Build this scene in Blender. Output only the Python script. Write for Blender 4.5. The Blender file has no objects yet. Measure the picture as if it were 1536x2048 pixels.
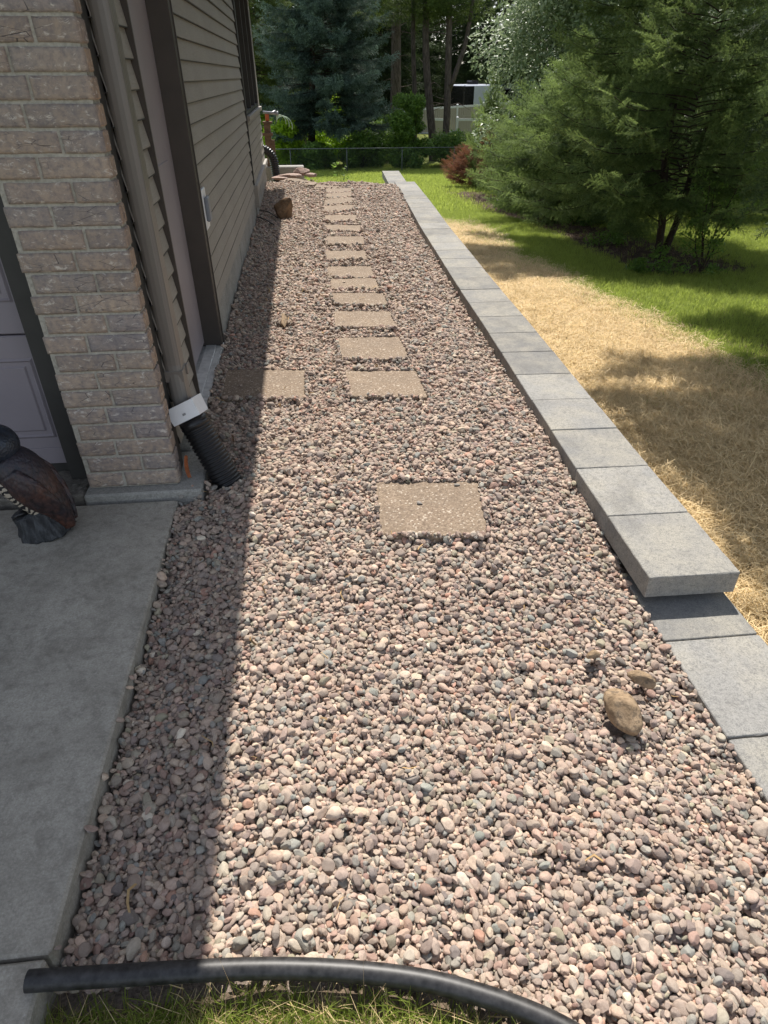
import bpy, math, random
import numpy as np
from math import radians as R, sin, cos, pi
from mathutils import Matrix, Vector, Euler
rng = np.random.default_rng(7); random.seed(7)
SC = bpy.context.scene; COL = SC.collection

# ------------------------------------------------------------------ camera
cam_d = bpy.data.cameras.new('camera'); cam = bpy.data.objects.new('camera', cam_d); COL.objects.link(cam)
cam.location = (0, 0, 1.35); cam.rotation_euler = (R(90 - 33.3), 0, R(-6.24))
cam_d.sensor_fit = 'VERTICAL'; cam_d.sensor_height = 24; cam_d.lens = 1330 / 2048 * 24
cam_d.clip_start = 0.02; cam_d.clip_end = 500
SC.camera = cam
# ------------------------------------------------------------------ light
SUN_EL, SUN_AZ = 58.0, 8.0          # azimuth measured from +Y towards +X
w = bpy.data.worlds.new('World'); SC.world = w; w.use_nodes = True
nt = w.node_tree; bg = nt.nodes['Background']; sky = nt.nodes.new('ShaderNodeTexSky')
sky.sky_type = 'NISHITA'; sky.sun_disc = False; sky.sun_elevation = R(SUN_EL); sky.sun_rotation = R(SUN_AZ)
hs = nt.nodes.new('ShaderNodeHueSaturation'); hs.inputs['Saturation'].default_value = .55; nt.links.new(sky.outputs[0], hs.inputs['Color']); nt.links.new(hs.outputs[0], bg.inputs[0]); bg.inputs[1].default_value = 0.15
sl = bpy.data.lights.new('sun', 'SUN'); sl.energy = 5.0; sl.angle = R(0.53); sl.color = (1.0, 0.945, 0.87)
so = bpy.data.objects.new('sun', sl); COL.objects.link(so)
d = Vector((sin(R(SUN_AZ)) * cos(R(SUN_EL)), cos(R(SUN_AZ)) * cos(R(SUN_EL)), sin(R(SUN_EL))))
so.rotation_euler = d.to_track_quat('Z', 'Y').to_euler(); so.location = (0, 20, 30)
SC.view_settings.view_transform = 'Standard'; SC.view_settings.look = 'None'
SC.view_settings.exposure = 0.55; SC.view_settings.gamma = 1
SC.cycles.max_bounces = 6; SC.cycles.diffuse_bounces = 3; SC.cycles.transparent_max_bounces = 8

# ------------------------------------------------------------------ helpers
def col4(c): return (c[0], c[1], c[2], 1.0)
class N:
    """tiny node helper"""
    def __init__(s, m): s.t = m.node_tree
    def n(s, typ, **kw):
        x = s.t.nodes.new(typ)
        for k, v in kw.items():
            if k.startswith('i_'):
                key = k[2:]; key = int(key) if key.isdigit() else key.replace('_', ' ')
                x.inputs[key].default_value = v
            else: setattr(x, k, v)
        return x
    def l(s, a, b): s.t.links.new(a, b)
    def coord(s, kind='Object', scale=None, rot=None):
        tc = s.n('ShaderNodeTexCoord'); o = tc.outputs[kind]
        if scale is not None:
            mp = s.n('ShaderNodeMapping'); s.l(o, mp.inputs[0]); mp.inputs['Scale'].default_value = scale
            if rot: mp.inputs['Rotation'].default_value = rot
            o = mp.outputs[0]
        return o
    def noise(s, vec, scale, detail=4, rough=.6, dist=0):
        x = s.n('ShaderNodeTexNoise'); s.l(vec, x.inputs['Vector']); x.inputs['Scale'].default_value = scale
        x.inputs['Detail'].default_value = detail; x.inputs['Roughness'].default_value = rough; x.inputs['Distortion'].default_value = dist
        return x.outputs[0]
    def vor(s, vec, scale, feature='F1', out=0):
        x = s.n('ShaderNodeTexVoronoi', feature=feature); s.l(vec, x.inputs['Vector']); x.inputs['Scale'].default_value = scale
        return x.outputs[out]
    def ramp(s, fac, stops, interp='LINEAR'):
        x = s.n('ShaderNodeValToRGB'); s.l(fac, x.inputs[0]); e = x.color_ramp; e.interpolation = interp
        while len(e.elements) < len(stops): e.elements.new(.5)
        for el, (p, c) in zip(e.elements, stops):
            el.position = p; el.color = col4(c) if hasattr(c, '__len__') else (c, c, c, 1)
        return x.outputs[0]
    def mix(s, fac, a, b, mode='MIX'):
        x = s.n('ShaderNodeMix', data_type='RGBA', blend_type=mode)
        for v, i in ((fac, 0), (a, 6), (b, 7)):
            if hasattr(v, 'is_linked') or isinstance(v, bpy.types.NodeSocket): s.l(v, x.inputs[i])
            else: x.inputs[i].default_value = v if i == 0 else col4(v)
        return x.outputs[2]
    def math(s, op, a, b=0.0, clamp=False):
        x = s.n('ShaderNodeMath', operation=op); x.use_clamp = clamp
        for v, i in ((a, 0), (b, 1)):
            if isinstance(v, bpy.types.NodeSocket): s.l(v, x.inputs[i])
            else: x.inputs[i].default_value = v
        return x.outputs[0]
    def attr(s, name, typ='GEOMETRY'):
        return s.n('ShaderNodeAttribute', attribute_name=name, attribute_type=typ)
    def bump(s, h, strength=.3, dist=.01):
        x = s.n('ShaderNodeBump'); x.inputs['Strength'].default_value = strength; x.inputs['Distance'].default_value = dist
        s.l(h, x.inputs['Height']); s.l(x.outputs[0], s.bs.inputs['Normal'])
MATS = {}
def mat(name, base=(.5, .5, .5), rough=.8, metal=0, spec=.5):
    m = bpy.data.materials.new(name); m.use_nodes = True; n = N(m)
    n.bs = m.node_tree.nodes['Principled BSDF']
    n.bs.inputs['Base Color'].default_value = col4(base); n.bs.inputs['Roughness'].default_value = rough
    n.bs.inputs['Metallic'].default_value = metal; n.bs.inputs['Specular IOR Level'].default_value = spec
    MATS[name] = m
    return m, n
def simple(name, base, rough=.7, metal=0, spec=.5, var=.15, scale=30, bump=.15, bd=.002):
    m, n = mat(name, base, rough, metal, spec); v = n.coord()
    f = n.noise(v, scale, 5); lo = tuple(c * (1 - var) for c in base); hi = tuple(min(1, c * (1 + var)) for c in base)
    n.l(n.ramp(f, [(.3, lo), (.7, hi)]), n.bs.inputs['Base Color'])
    if bump: n.bump(f, bump, bd)
    return m

class MB:
    def __init__(s): s.v = []; s.f = []; s.c = []; s.n = 0; s.sm = []
    def add(s, V, F, tint=None, smooth=False):
        V = np.asarray(V, float).reshape(-1, 3)
        s.v.append(V); s.f += [tuple(int(i) + s.n for i in f) for f in F]; s.sm += [smooth] * len(F)
        s.c.append(np.tile(np.array(tint if tint is not None else (.5, .5, .5), float), (len(V), 1)) if np.ndim(tint) < 2 else np.asarray(tint))
        s.n += len(V); return s
    def box(s, x0, x1, y0, y1, z0, z1, tint=None, bev=0.0, M=None):
        if bev <= 0:
            V = np.array([(x, y, z) for z in (z0, z1) for y in (y0, y1) for x in (x0, x1)], float)
            F = [(0, 2, 3, 1), (4, 5, 7, 6), (0, 1, 5, 4), (2, 6, 7, 3), (0, 4, 6, 2), (1, 3, 7, 5)]
        else:
            bev = min(bev, (x1 - x0) * .45, (y1 - y0) * .45, (z1 - z0) * .45)
            V = []; idx = {}
            lo = (x0, y0, z0); hi = (x1, y1, z1)
            for cx in (0, 1):
                for cy in (0, 1):
                    for cz in (0, 1):
                        c = (cx, cy, cz)
                        for ax in range(3):
                            p = [hi[i] - bev if c[i] else lo[i] + bev for i in range(3)]
                            p[ax] = hi[ax] if c[ax] else lo[ax]
                            idx[c, ax] = len(V); V.append(p)
            F = []
            for ax in range(3):
                a, b = [i for i in range(3) if i != ax]
                for side in (0, 1):
                    q = []
                    for (u, w_) in ((0, 0), (1, 0), (1, 1), (0, 1)):
                        c = [0, 0, 0]; c[ax] = side; c[a] = u; c[b] = w_; q.append(idx[tuple(c), ax])
                    F.append(q)
                for u in (0, 1):
                    for w_ in (0, 1):   # edges parallel to ax
                        c0 = [0, 0, 0]; c0[a] = u; c0[b] = w_; c1 = list(c0); c1[ax] = 1
                        F.append((idx[tuple(c0), a], idx[tuple(c1), a], idx[tuple(c1), b], idx[tuple(c0), b]))
            for cx in (0, 1):
                for cy in (0, 1):
                    for cz in (0, 1):
                        c = (cx, cy, cz); F.append((idx[c, 0], idx[c, 1], idx[c, 2]))
            V = np.array(V, float); ctr = V.mean(0)
            G = []
            for f in F:                      # orient outward
                p = V[list(f)]; nn = np.cross(p[1] - p[0], p[2] - p[0])
                G.append(tuple(f) if np.dot(nn, p.mean(0) - ctr) > 0 else tuple(reversed(f)))
            F = G
        if M is not None: V = V @ np.array(M.to_3x3()).T + np.array(M.translation)
        return s.add(V, F, tint)
    def tube(s, P, r, seg=10, tint=None, smooth=True, caps=True, sq=1.0):
        P = np.asarray(P, float); n = len(P); r = np.broadcast_to(np.asarray(r, float), (n,))
        T = np.gradient(P, axis=0); T /= np.linalg.norm(T, axis=1)[:, None] + 1e-9
        up = np.array([0, 0, 1.0]) if abs(T[0][2]) < .9 else np.array([1.0, 0, 0])
        V = []; a = np.cross(up, T[0]); a /= np.linalg.norm(a)
        th = np.arange(seg) * 2 * pi / seg
        for i in range(n):
            a = a - T[i] * np.dot(a, T[i]); a /= np.linalg.norm(a) + 1e-9; b = np.cross(T[i], a)
            V.append(P[i] + r[i] * (np.cos(th)[:, None] * a + sq * np.sin(th)[:, None] * b))
        V = np.concatenate(V)
        F = [(i * seg + j, i * seg + (j + 1) % seg, (i + 1) * seg + (j + 1) % seg, (i + 1) * seg + j) for i in range(n - 1) for j in range(seg)]
        if caps: F += [tuple(range(seg - 1, -1, -1)), tuple((n - 1) * seg + j for j in range(seg))]
        return s.add(V, F, tint, smooth)
    def build(s, name, m, parent=None, loc=None, bevel=0):
        V = np.concatenate(s.v); Cc = np.concatenate(s.c)
        return mk(name, V, s.f, m, parent, loc, Cc, s.sm, bevel)
def slab_ring(mb, q, zt, th, tint=None, rc=.006, jit=.0012, seed=0, M=None, zf=None, bev=.004):
    """a cast slab: rounded corners, slightly wandering worn edges; q four corners counter-clockwise or clockwise"""
    q = np.array(q, float); c_ = q.mean(0); ring = []
    for i in range(4):
        p, a, b = q[i], q[i - 1], q[(i + 1) % 4]; da = (a - p) / np.linalg.norm(a - p); db_ = (b - p) / np.linalg.norm(b - p)
        for t in np.linspace(0, 1, 4): u = (1 - t) ** 2 * (p + da * rc) + 2 * t * (1 - t) * p + t * t * (p + db_ * rc); ring.append(u)
        e0, e1 = p + db_ * rc, b - db_ * rc; n = max(3, int(np.linalg.norm(e1 - e0) / .012))
        for t in np.linspace(0, 1, n + 1)[1:-1]: ring.append(e0 + (e1 - e0) * t)
    ring = np.array(ring); k = len(ring); rad = ring - c_; rad /= np.linalg.norm(rad, axis=1)[:, None]
    nz = vnoise(ring * 55, seed) * jit + np.minimum(0, vnoise(ring * 23, seed + 9) + .55) * jit * 4
    ring = ring + rad * nz[:, None]; zf_ = zf or (lambda x, y: 0 * x)
    V = []
    for (ins, dz) in ((0, -th), (0, -bev), (bev * .35, -bev * .3), (bev, 0)):
        p = ring - rad * (ins + (np.abs(nz)[:, None] * (1.5 if ins else 0))); V.append(np.column_stack([p, zt + dz + zf_(p[:, 0], p[:, 1])]))
    V = np.concatenate(V); s_ = 1 if np.cross(q[1] - q[0], q[2] - q[1]) > 0 else -1
    F = [(L_ * k + j, L_ * k + (j + 1) % k, (L_ + 1) * k + (j + 1) % k, (L_ + 1) * k + j) for L_ in range(3) for j in range(k)] + [tuple(3 * k + j for j in range(k)), tuple(k - 1 - j for j in range(k))]
    if s_ < 0: F = [tuple(reversed(f)) for f in F]
    if M is not None: V = V @ np.array(M.to_3x3()).T + np.array(M.translation)
    return mb.add(V, F, tint)
ORI = {}
def mk(name, V, F, m, parent=None, loc=None, tint=None, smooth=False, bevel=0):
    me = bpy.data.meshes.new(name)
    base = np.array(ORI.get(parent.name, (0, 0, 0))) if parent else np.zeros(3)
    o_ = np.array(loc, float) if loc is not None else base
    V = np.asarray(V, float) - o_
    if isinstance(F, np.ndarray):
        k = F.shape[1]; me.vertices.add(len(V)); me.vertices.foreach_set('co', V.astype(np.float32).ravel())
        me.loops.add(F.size); me.loops.foreach_set('vertex_index', F.astype(np.int32).ravel())
        me.polygons.add(len(F)); me.polygons.foreach_set('loop_start', np.arange(0, F.size, k, dtype=np.int32))
        me.update(calc_edges=True)
    else: me.from_pydata(V.tolist(), [], F)
    if isinstance(smooth, bool): smooth = [smooth] * len(me.polygons)
    me.polygons.foreach_set('use_smooth', smooth)
    if tint is not None:
        a = me.color_attributes.new('tint', 'FLOAT_COLOR', 'POINT')
        a.data.foreach_set('color', np.column_stack([tint, np.ones(len(tint))]).astype(np.float32).ravel())
    if m: me.materials.append(m)
    o = bpy.data.objects.new(name, me); COL.objects.link(o)
    if parent: o.parent = parent; o.location = o_ - base
    else: o.location = o_
    ORI[o.name] = tuple(o_)
    if bevel:
        b = o.modifiers.new('b', 'BEVEL'); b.width = bevel; b.segments = 2; b.limit_method = 'ANGLE'
    return o
def tag(o, label=None, cat=None, group=None, kind=None):
    if label: o['label'] = label
    if cat: o['category'] = cat
    if group: o['group'] = group
    if kind: o['kind'] = kind
    return o
def thing(name, label, cat, loc=(0, 0, 0), group=None):
    o = bpy.data.objects.new(name, None); COL.objects.link(o); o.location = loc; o.empty_display_size = .1
    ORI[o.name] = tuple(loc); return tag(o, label, cat, group)
def struct(o): o['kind'] = 'structure'; return o

def vnoise(p, seed=0):
    """cheap smooth pseudo noise of an (N,3) or (N,2) array, about -1..1"""
    r = np.random.default_rng(seed); p = np.asarray(p, float); out = 0; tot = 0
    for k in range(5):
        w_ = r.normal(size=(4, p.shape[1])) * (1.7 ** k); ph = r.uniform(0, 6.28, 4); a = .62 ** k
        out = out + a * np.sin(p @ w_.T + ph).sum(1) / 2.2; tot += a
    return out / tot

# ------------------------------------------------------------------ heights of the place
def sm(a, b, x): t = np.clip((x - a) / (b - a), 0, 1); return t * t * (3 - 2 * t)
def lawn_z(x, y):
    y = np.asarray(y, float); z = -.22 - .07 * np.clip(y - 1.5, 0, 38.5)
    z = z + .4 * sm(44, 60, y); return z + .02 * np.sin(x * 1.3 + y * .7) * sm(3, 9, y)
def grav_z(x, y):
    x = np.asarray(x, float); y = np.asarray(y, float)
    z = -.012 - .0 * x
    front = -.055 + (-.075) * np.clip((x + .5) / 1.5, 0, 1)
    t = sm(2.3, 1.25, y); z = z * (1 - t) + front * t
    z = z - .045 * sm(-.1, -.5, x) * sm(3.0, 2.4, y) - .055 * sm(.84, 1.06, x) * sm(10, 8, y) * sm(1.35, 1.75, y)
    z = z + .006 * np.sin(3.1 * x + 1.7 * y) + .005 * np.sin(5.3 * y - 2.2 * x + 1)
    z = z + .07 * sm(.3, -.3, x) * sm(9.6, 10.8, y)
    yc = 10.85 + .25 * np.sin(x * 2.0 + .3)
    return z - .6 * np.clip(y - yc, 0, 3) ** 1.3
def cap_x(y):   # left edge of the retaining wall caps
    return np.interp(y, [0, 1.5, 2.3, 3.0, 4.0, 5.3, 6.7, 7.7, 8.9, 10.8, 14], [1.03, 1.03, 1.045, 1.065, 1.10, 1.135, 1.185, 1.22, 1.285, 1.36, 1.5])
WX = -.545      # house side wall plane
SLABX = -.56    # edge of concrete slab
# ------------------------------------------------------------------ materials
def m_brick():
    m, n = mat('brick', rough=.9, spec=.3); v = n.coord('Object'); t = n.attr('tint').outputs['Color']
    a = n.noise(v, 14, 6, .65); b = n.noise(v, 55, 6, .7); c = n.noise(n.coord('Object', (1, 1, 2.2)), 30, 5, .75, .6)
    base = n.mix(n.ramp(a, [(.4, 0), (.62, 1)]), (.27, .235, .215), (.44, .34, .255))
    base = n.mix(.55, base, t, 'MIX')
    base = n.mix(n.ramp(b, [(.35, .6), (.58, 0)]), base, (.15, .135, .145))
    base = n.mix(n.ramp(c, [(.56, 0), (.68, .8)]), base, (.68, .62, .54))
    cr = n.vor(n.coord('Object', (9, 9, 38), (0, .35, 0)), 1.1, 'DISTANCE_TO_EDGE')
    crm = n.math('MULTIPLY', n.ramp(cr, [(.0, 1), (.018, 0)]), n.ramp(n.noise(v, 8), [(.5, 0), (.6, 1)]))
    base = n.mix(crm, base, (.04, .04, .05)); n.l(base, n.bs.inputs['Base Color'])
    h = n.math('ADD', n.math('MULTIPLY', b, .7), n.math('SUBTRACT', c, crm)); n.bump(h, .5, .004); return m
M_BRICK = m_brick()
M_MORTAR = simple('mortar', (.37, .345, .29), .95, var=.25, scale=90, bump=.5, bd=.004)
def m_conc(name, a, b, stain=.35, sc=1.0):
    m, n = mat(name, rough=.92, spec=.3); v = n.coord()
    f = n.noise(v, 3.2 * sc, 6, .65); g = n.noise(v, 170, 4, .7); s = n.noise(v, 11 * sc, 6, .7, .4)
    c = n.ramp(f, [(.3, a), (.7, b)]); c = n.mix(n.ramp(s, [(.5, 0), (.72, stain)]), c, tuple(x * .45 for x in a))
    c = n.mix(n.ramp(g, [(.3, .5), (.6, 0)]), c, tuple(x * .5 for x in a)); c = n.mix(n.ramp(g, [(.62, 0), (.75, .45)]), c, (.62, .6, .56))
    h2 = n.noise(v, 42, 6, .8); c = n.mix(n.ramp(h2, [(.36, .45), (.5, 0)]), c, tuple(x * .55 for x in a)); c = n.mix(n.ramp(h2, [(.56, 0), (.7, .3)]), c, (.58, .54, .47))
    n.l(c, n.bs.inputs['Base Color']); n.bump(g, .5, .002); return m
M_SLAB = m_conc('slab_concrete', (.33, .30, .25), (.50, .46, .39), .55, 1.6)
M_CONC = m_conc('pale_concrete', (.30, .29, .26), (.42, .40, .36), .25)
M_DIRTY = m_conc('dirty_concrete', (.10, .09, .075), (.26, .235, .20), .8, 4)
def m_cap():
    m, n = mat('cap_block', rough=.95, spec=.25); v = n.coord(); t = n.attr('tint').outputs['Color']
    g = n.noise(v, 240, 4, .75); f = n.noise(v, 6, 5, .6); 
    c = n.mix(n.ramp(f, [(.40, 0), (.66, .55)]), t, (.40, .37, .30)); st = n.noise(v, 2.3, 5, .7, .5); c = n.mix(n.ramp(st, [(.52, 0), (.66, .5)]), c, (.15, .145, .135))
    g2 = n.noise(v, 75, 5, .8); c = n.mix(n.ramp(g2, [(.38, .5), (.5, 0)]), c, (.12, .12, .12)); c = n.mix(n.ramp(g2, [(.58, 0), (.68, .25)]), c, (.50, .48, .44)); c = n.mix(n.ramp(g, [(.36, .6), (.5, 0)]), c, (.11, .11, .11)); c = n.mix(n.ramp(g, [(.60, 0), (.72, .5)]), c, (.56, .54, .51))
    p = n.vor(v, 160); c = n.mix(n.ramp(p, [(.12, .0), (.0, .0)]), c, (.6, .6, .6))
    n.l(c, n.bs.inputs['Base Color']); n.bump(g, .7, .003); return m
M_CAP = m_cap()
def m_aggr():
    m, n = mat('exposed_aggregate', rough=.85, spec=.35); v = n.coord(); t = n.attr('tint').outputs['Color']
    vo = n.n('ShaderNodeTexVoronoi'); n.l(v, vo.inputs['Vector']); vo.inputs['Scale'].default_value = 150
    cc = n.n('ShaderNodeSeparateColor'); n.l(vo.outputs['Color'], cc.inputs[0])
    c = n.ramp(cc.outputs[0], [(0, (.11, .075, .055)), (.25, (.21, .15, .105)), (.5, (.28, .21, .15)), (.75, (.36, .28, .21)), (.93, (.66, .58, .48))], 'CONSTANT')
    c = n.mix(n.ramp(vo.outputs['Distance'], [(.35, 0), (.75, .8)]), c, (.19, .145, .10)); c = n.mix(.35, c, t)
    lrg = n.noise(v, 5, 4); c = n.mix(n.ramp(lrg, [(.35, .3), (.65, 0)]), c, (.14, .11, .085))
    n.l(c, n.bs.inputs['Base Color']); h = n.math('SUBTRACT', 1.0, vo.outputs['Distance']); n.bump(h, .5, .003); return m
M_AGG = m_aggr()
def m_siding():
    m, n = mat('vinyl_siding', rough=.62, spec=.4); v = n.coord('Object', (1, 2.2, 30))
    f = n.noise(v, 6, 6, .7, .8); g = n.noise(n.coord(), 1.6, 3)
    c = n.ramp(f, [(.3, (.29, .265, .228)), (.7, (.375, .345, .30))]); c = n.mix(n.ramp(g, [(.4, .2), (.7, 0)]), c, (.15, .14, .12))
    n.l(c, n.bs.inputs['Base Color']); n.bump(f, .35, .0015); return m
M_SID = m_siding()
M_BROWN = simple('brown_metal_trim', (.060, .050, .042), .5, var=.12, scale=8, bump=.05)
M_DKBROWN = simple('dark_bronze_trim', (.035, .033, .030), .55, var=.15, scale=12, bump=.08)
M_DOWN = simple('downspout_paint', (.19, .17, .15), .36, var=.06, scale=3, bump=0)
M_DOOR = simple('mauve_door_paint', (.30, .265, .28), .5, var=.05, scale=6, bump=.03)
M_GDOOR = simple('mauve_garage_paint', (.255, .225, .245), .55, var=.06, scale=5, bump=.05)
M_WHITE = simple('white_plastic', (.78, .79, .80), .35, var=.03, scale=40, bump=.0)
M_ALU = simple('mill_aluminium', (.62, .62, .60), .42, metal=.3, var=.2, scale=25, bump=.1)
M_BLACKP = simple('black_corrugated_plastic', (.011, .011, .012), .34, var=.3, scale=30, bump=.06)
M_HOSE = simple('black_poly_pipe', (.024, .023, .023), .46, var=.8, scale=60, bump=.2, bd=.001)
M_GLASS = simple('dark_window_glass', (.012, .014, .016), .08, var=.1, scale=2, bump=0)
M_ROOF = simple('asphalt_shingle', (.06, .055, .05), .95, var=.3, scale=60, bump=.4, bd=.004)
M_SOFFIT = simple('soffit_aluminium', (.16, .145, .125), .5, var=.08, scale=6, bump=0)
M_WOOD = simple('weathered_wood', (.16, .10, .065), .85, var=.35, scale=25, bump=.3)
M_SOIL = simple('dry_soil', (.15, .11, .075), .98, var=.5, scale=55, bump=.9, bd=.012)
M_BED = simple('gravel_grit', (.24, .19, .155), .95, var=.4, scale=140, bump=.9, bd=.008)
M_BARK = None
def m_bark(name, a, b, sc=1):
    m, n = mat(name, rough=.95, spec=.2); v = n.coord('Object', (1, 1, .22)); f = n.noise(v, 26 * sc, 6, .7, .5)
    n.l(n.ramp(f, [(.35, a), (.65, b)]), n.bs.inputs['Base Color']); n.bump(f, .9, .02 / sc); return m
M_BARK = m_bark('pine_bark', (.05, .04, .034), (.17, .135, .115), .5)
M_BARKD = m_bark('dark_bark', (.028, .021, .016), (.085, .06, .045), 1)
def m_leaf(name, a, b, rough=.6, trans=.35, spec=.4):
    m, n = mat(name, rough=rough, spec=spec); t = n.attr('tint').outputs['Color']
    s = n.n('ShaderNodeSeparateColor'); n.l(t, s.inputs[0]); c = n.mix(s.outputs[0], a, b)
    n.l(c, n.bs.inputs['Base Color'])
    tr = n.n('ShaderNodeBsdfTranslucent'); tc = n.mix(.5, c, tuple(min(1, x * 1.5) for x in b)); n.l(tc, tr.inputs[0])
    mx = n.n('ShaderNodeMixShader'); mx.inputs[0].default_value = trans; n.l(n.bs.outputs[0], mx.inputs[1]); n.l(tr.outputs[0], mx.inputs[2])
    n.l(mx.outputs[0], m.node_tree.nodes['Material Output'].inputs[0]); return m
M_SPRUCE_B = m_leaf('blue_spruce_needles', (.014, .030, .020), (.25, .36, .28), .7, .12, .2)
M_SPRUCE_G = m_leaf('green_spruce_needles', (.030, .055, .014), (.19, .26, .06), .7, .2, .2)
M_SPRUCE_D = m_leaf('dark_spruce_needles', (.018, .036, .014), (.14, .20, .07), .7, .18, .2)
M_SPRUCE_R = m_leaf('soft_green_needles', (.022, .050, .014), (.30, .40, .12), .7, .3, .2)  # first colour set for shaded needles, second for sunlit ones
M_DARKCON = m_leaf('dark_conifer_needles', (.014, .026, .010), (.07, .105, .032), .8, .12, .15)
M_RED = m_leaf('dead_red_needles', (.13, .055, .03), (.36, .16, .085), .8, .2)
M_LEAF_P = m_leaf('pale_glossy_leaf', (.06, .115, .03), (.30, .36, .21), .42, .3, .5)
M_LEAF_G = m_leaf('garden_leaf', (.035, .085, .014), (.22, .35, .06), .5, .4, .35)
M_LEAF_Y = m_leaf('bright_reed_leaf', (.14, .27, .012), (.36, .52, .03), .5, .5)
M_GRASS = m_leaf('grass_blade', (.085, .13, .02), (.36, .43, .085), .6, .5, .25)
M_STRAW = m_leaf('straw_strand', (.30, .19, .08), (.90, .70, .40), .6, .25)

# ------------------------------------------------------------------ geometry nodes scatterer (stuff only)
def scatter(name, pts, rot, scl, idx, protos, tint):
    me = bpy.data.meshes.new(name); n = len(pts); me.vertices.add(n); me.vertices.foreach_set('co', pts.astype(np.float32).ravel())
    for an, dat, ty in (('rot', rot, 'FLOAT_VECTOR'), ('scl', scl, 'FLOAT_VECTOR')):
        a = me.attributes.new(an, ty, 'POINT'); a.data.foreach_set('vector', dat.astype(np.float32).ravel())
    a = me.attributes.new('pid', 'INT', 'POINT'); a.data.foreach_set('value', idx.astype(np.int32))
    a = me.attributes.new('tint', 'FLOAT_COLOR', 'POINT'); a.data.foreach_set('color', np.column_stack([tint, np.ones(n)]).astype(np.float32).ravel())
    o = bpy.data.objects.new(name, me); COL.objects.link(o)
    g = bpy.data.node_groups.new(name, 'GeometryNodeTree'); g.interface.new_socket('Geometry', in_out='INPUT', socket_type='NodeSocketGeometry'); g.interface.new_socket('Geometry', in_out='OUTPUT', socket_type='NodeSocketGeometry')
    gi = g.nodes.new('NodeGroupInput'); go = g.nodes.new('NodeGroupOutput'); ip = g.nodes.new('GeometryNodeInstanceOnPoints'); L = g.links.new
    mp = g.nodes.new('GeometryNodeMeshToPoints'); L(gi.outputs[0], mp.inputs[0]); L(mp.outputs[0], ip.inputs['Points'])
    jn = g.nodes.new('GeometryNodeGeometryToInstance')
    for p in reversed(protos):
        oi = g.nodes.new('GeometryNodeObjectInfo'); oi.inputs['Object'].default_value = p; oi.transform_space = 'ORIGINAL'
        L(oi.outputs['Geometry'], jn.inputs[0])
    L(jn.outputs[0], ip.inputs['Instance']); ip.inputs['Pick Instance'].default_value = True
    def na(nm, ty):
        x = g.nodes.new('GeometryNodeInputNamedAttribute'); x.data_type = ty; x.inputs['Name'].default_value = nm; return x.outputs[0]
    L(na('pid', 'INT'), ip.inputs['Instance Index'])
    er = g.nodes.new('FunctionNodeEulerToRotation'); L(na('rot', 'FLOAT_VECTOR'), er.inputs[0]); L(er.outputs[0], ip.inputs['Rotation'])
    L(na('scl', 'FLOAT_VECTOR'), ip.inputs['Scale']); L(ip.outputs[0], go.inputs[0])
    md = o.modifiers.new('scatter', 'NODES'); md.node_group = g; o['kind'] = 'stuff'; return o
def proto(name, V, F, m, smooth=True, tint=None):
    o = mk(name, V, F, m, tint=tint, smooth=smooth); COL.objects.unlink(o); return o
def eul(Z, X):
    """rotation eulers (N,3) from wanted local z axes Z and yaw hints X"""
    Z = Z / np.linalg.norm(Z, axis=1)[:, None]; Y = np.cross(Z, X); Y /= np.linalg.norm(Y, axis=1)[:, None] + 1e-9; X = np.cross(Y, Z)
    # M columns X,Y,Z ; XYZ euler
    ry = -np.arcsin(np.clip(X[:, 2], -1, 1)); rx = np.arctan2(Y[:, 2], Z[:, 2]); rz = np.arctan2(X[:, 1], X[:, 0])
    return np.column_stack([rx, ry, rz])

# ================================================================== SETTING
def grid_mesh(name, xs, ys, fz, m, keep=None):
    X, Y = np.meshgrid(xs, ys); Z = fz(X, Y); V = np.column_stack([X.ravel(), Y.ravel(), Z.ravel()]); nx = len(xs)
    I, J = np.meshgrid(np.arange(nx - 1), np.arange(len(ys) - 1)); a = (J * nx + I).ravel()
    F = np.column_stack([a, a + 1, a + nx + 1, a + nx])
    if keep is not None:
        c = V[F].mean(1); F = F[keep(c[:, 0], c[:, 1])]
    return struct(mk(name, V, F, m, smooth=True))
def straw_w(x, y):
    p = np.column_stack([np.ravel(x) * 1.6, np.ravel(y) * .9]); nz = vnoise(p, 3).reshape(np.shape(x))
    return np.clip((2.95 + .35 * nz - x + .25 * sm(4, 2.5, y) * 2) / .7 + .5, 0, 1) * sm(14.2, 12.2, y + .8 * nz)
def mulch_w(x, y):
    p = np.column_stack([np.ravel(x) * 2, np.ravel(y) * 1.1]); nz = vnoise(p, 5).reshape(np.shape(x))
    a = sm(4.0, 4.35, x + .15 * nz) * sm(5.75, 5.2, x + .2 * nz) * sm(7.6, 8.2, y) * sm(24, 21, y)
    b = sm(3.2, 3.7, x + .25 * nz) * sm(5.3, 4.5, y + .3 * nz)
    return np.maximum(a, b)
def m_lawn():
    m, n = mat('lawn_soil', rough=.98, spec=.1); v = n.coord('Object'); at = n.attr('tint').outputs['Color']
    s = n.n('ShaderNodeSeparateColor'); n.l(at, s.inputs[0]); f = n.noise(v, 9, 6, .7); g = n.noise(v, 60, 4, .7)
    gr = n.ramp(f, [(.35, (.08, .10, .025)), (.65, (.20, .22, .06))]); st = n.ramp(g, [(.3, (.25, .17, .085)), (.65, (.64, .49, .29))])
    mu = n.ramp(g, [(.35, (.035, .024, .018)), (.7, (.13, .09, .065))])
    c = n.mix(s.outputs[0], gr, st); c = n.mix(s.outputs[1], c, mu); n.l(c, n.bs.inputs['Base Color']); n.bump(g, .8, .02); return m
M_LAWN = m_lawn()
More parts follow.
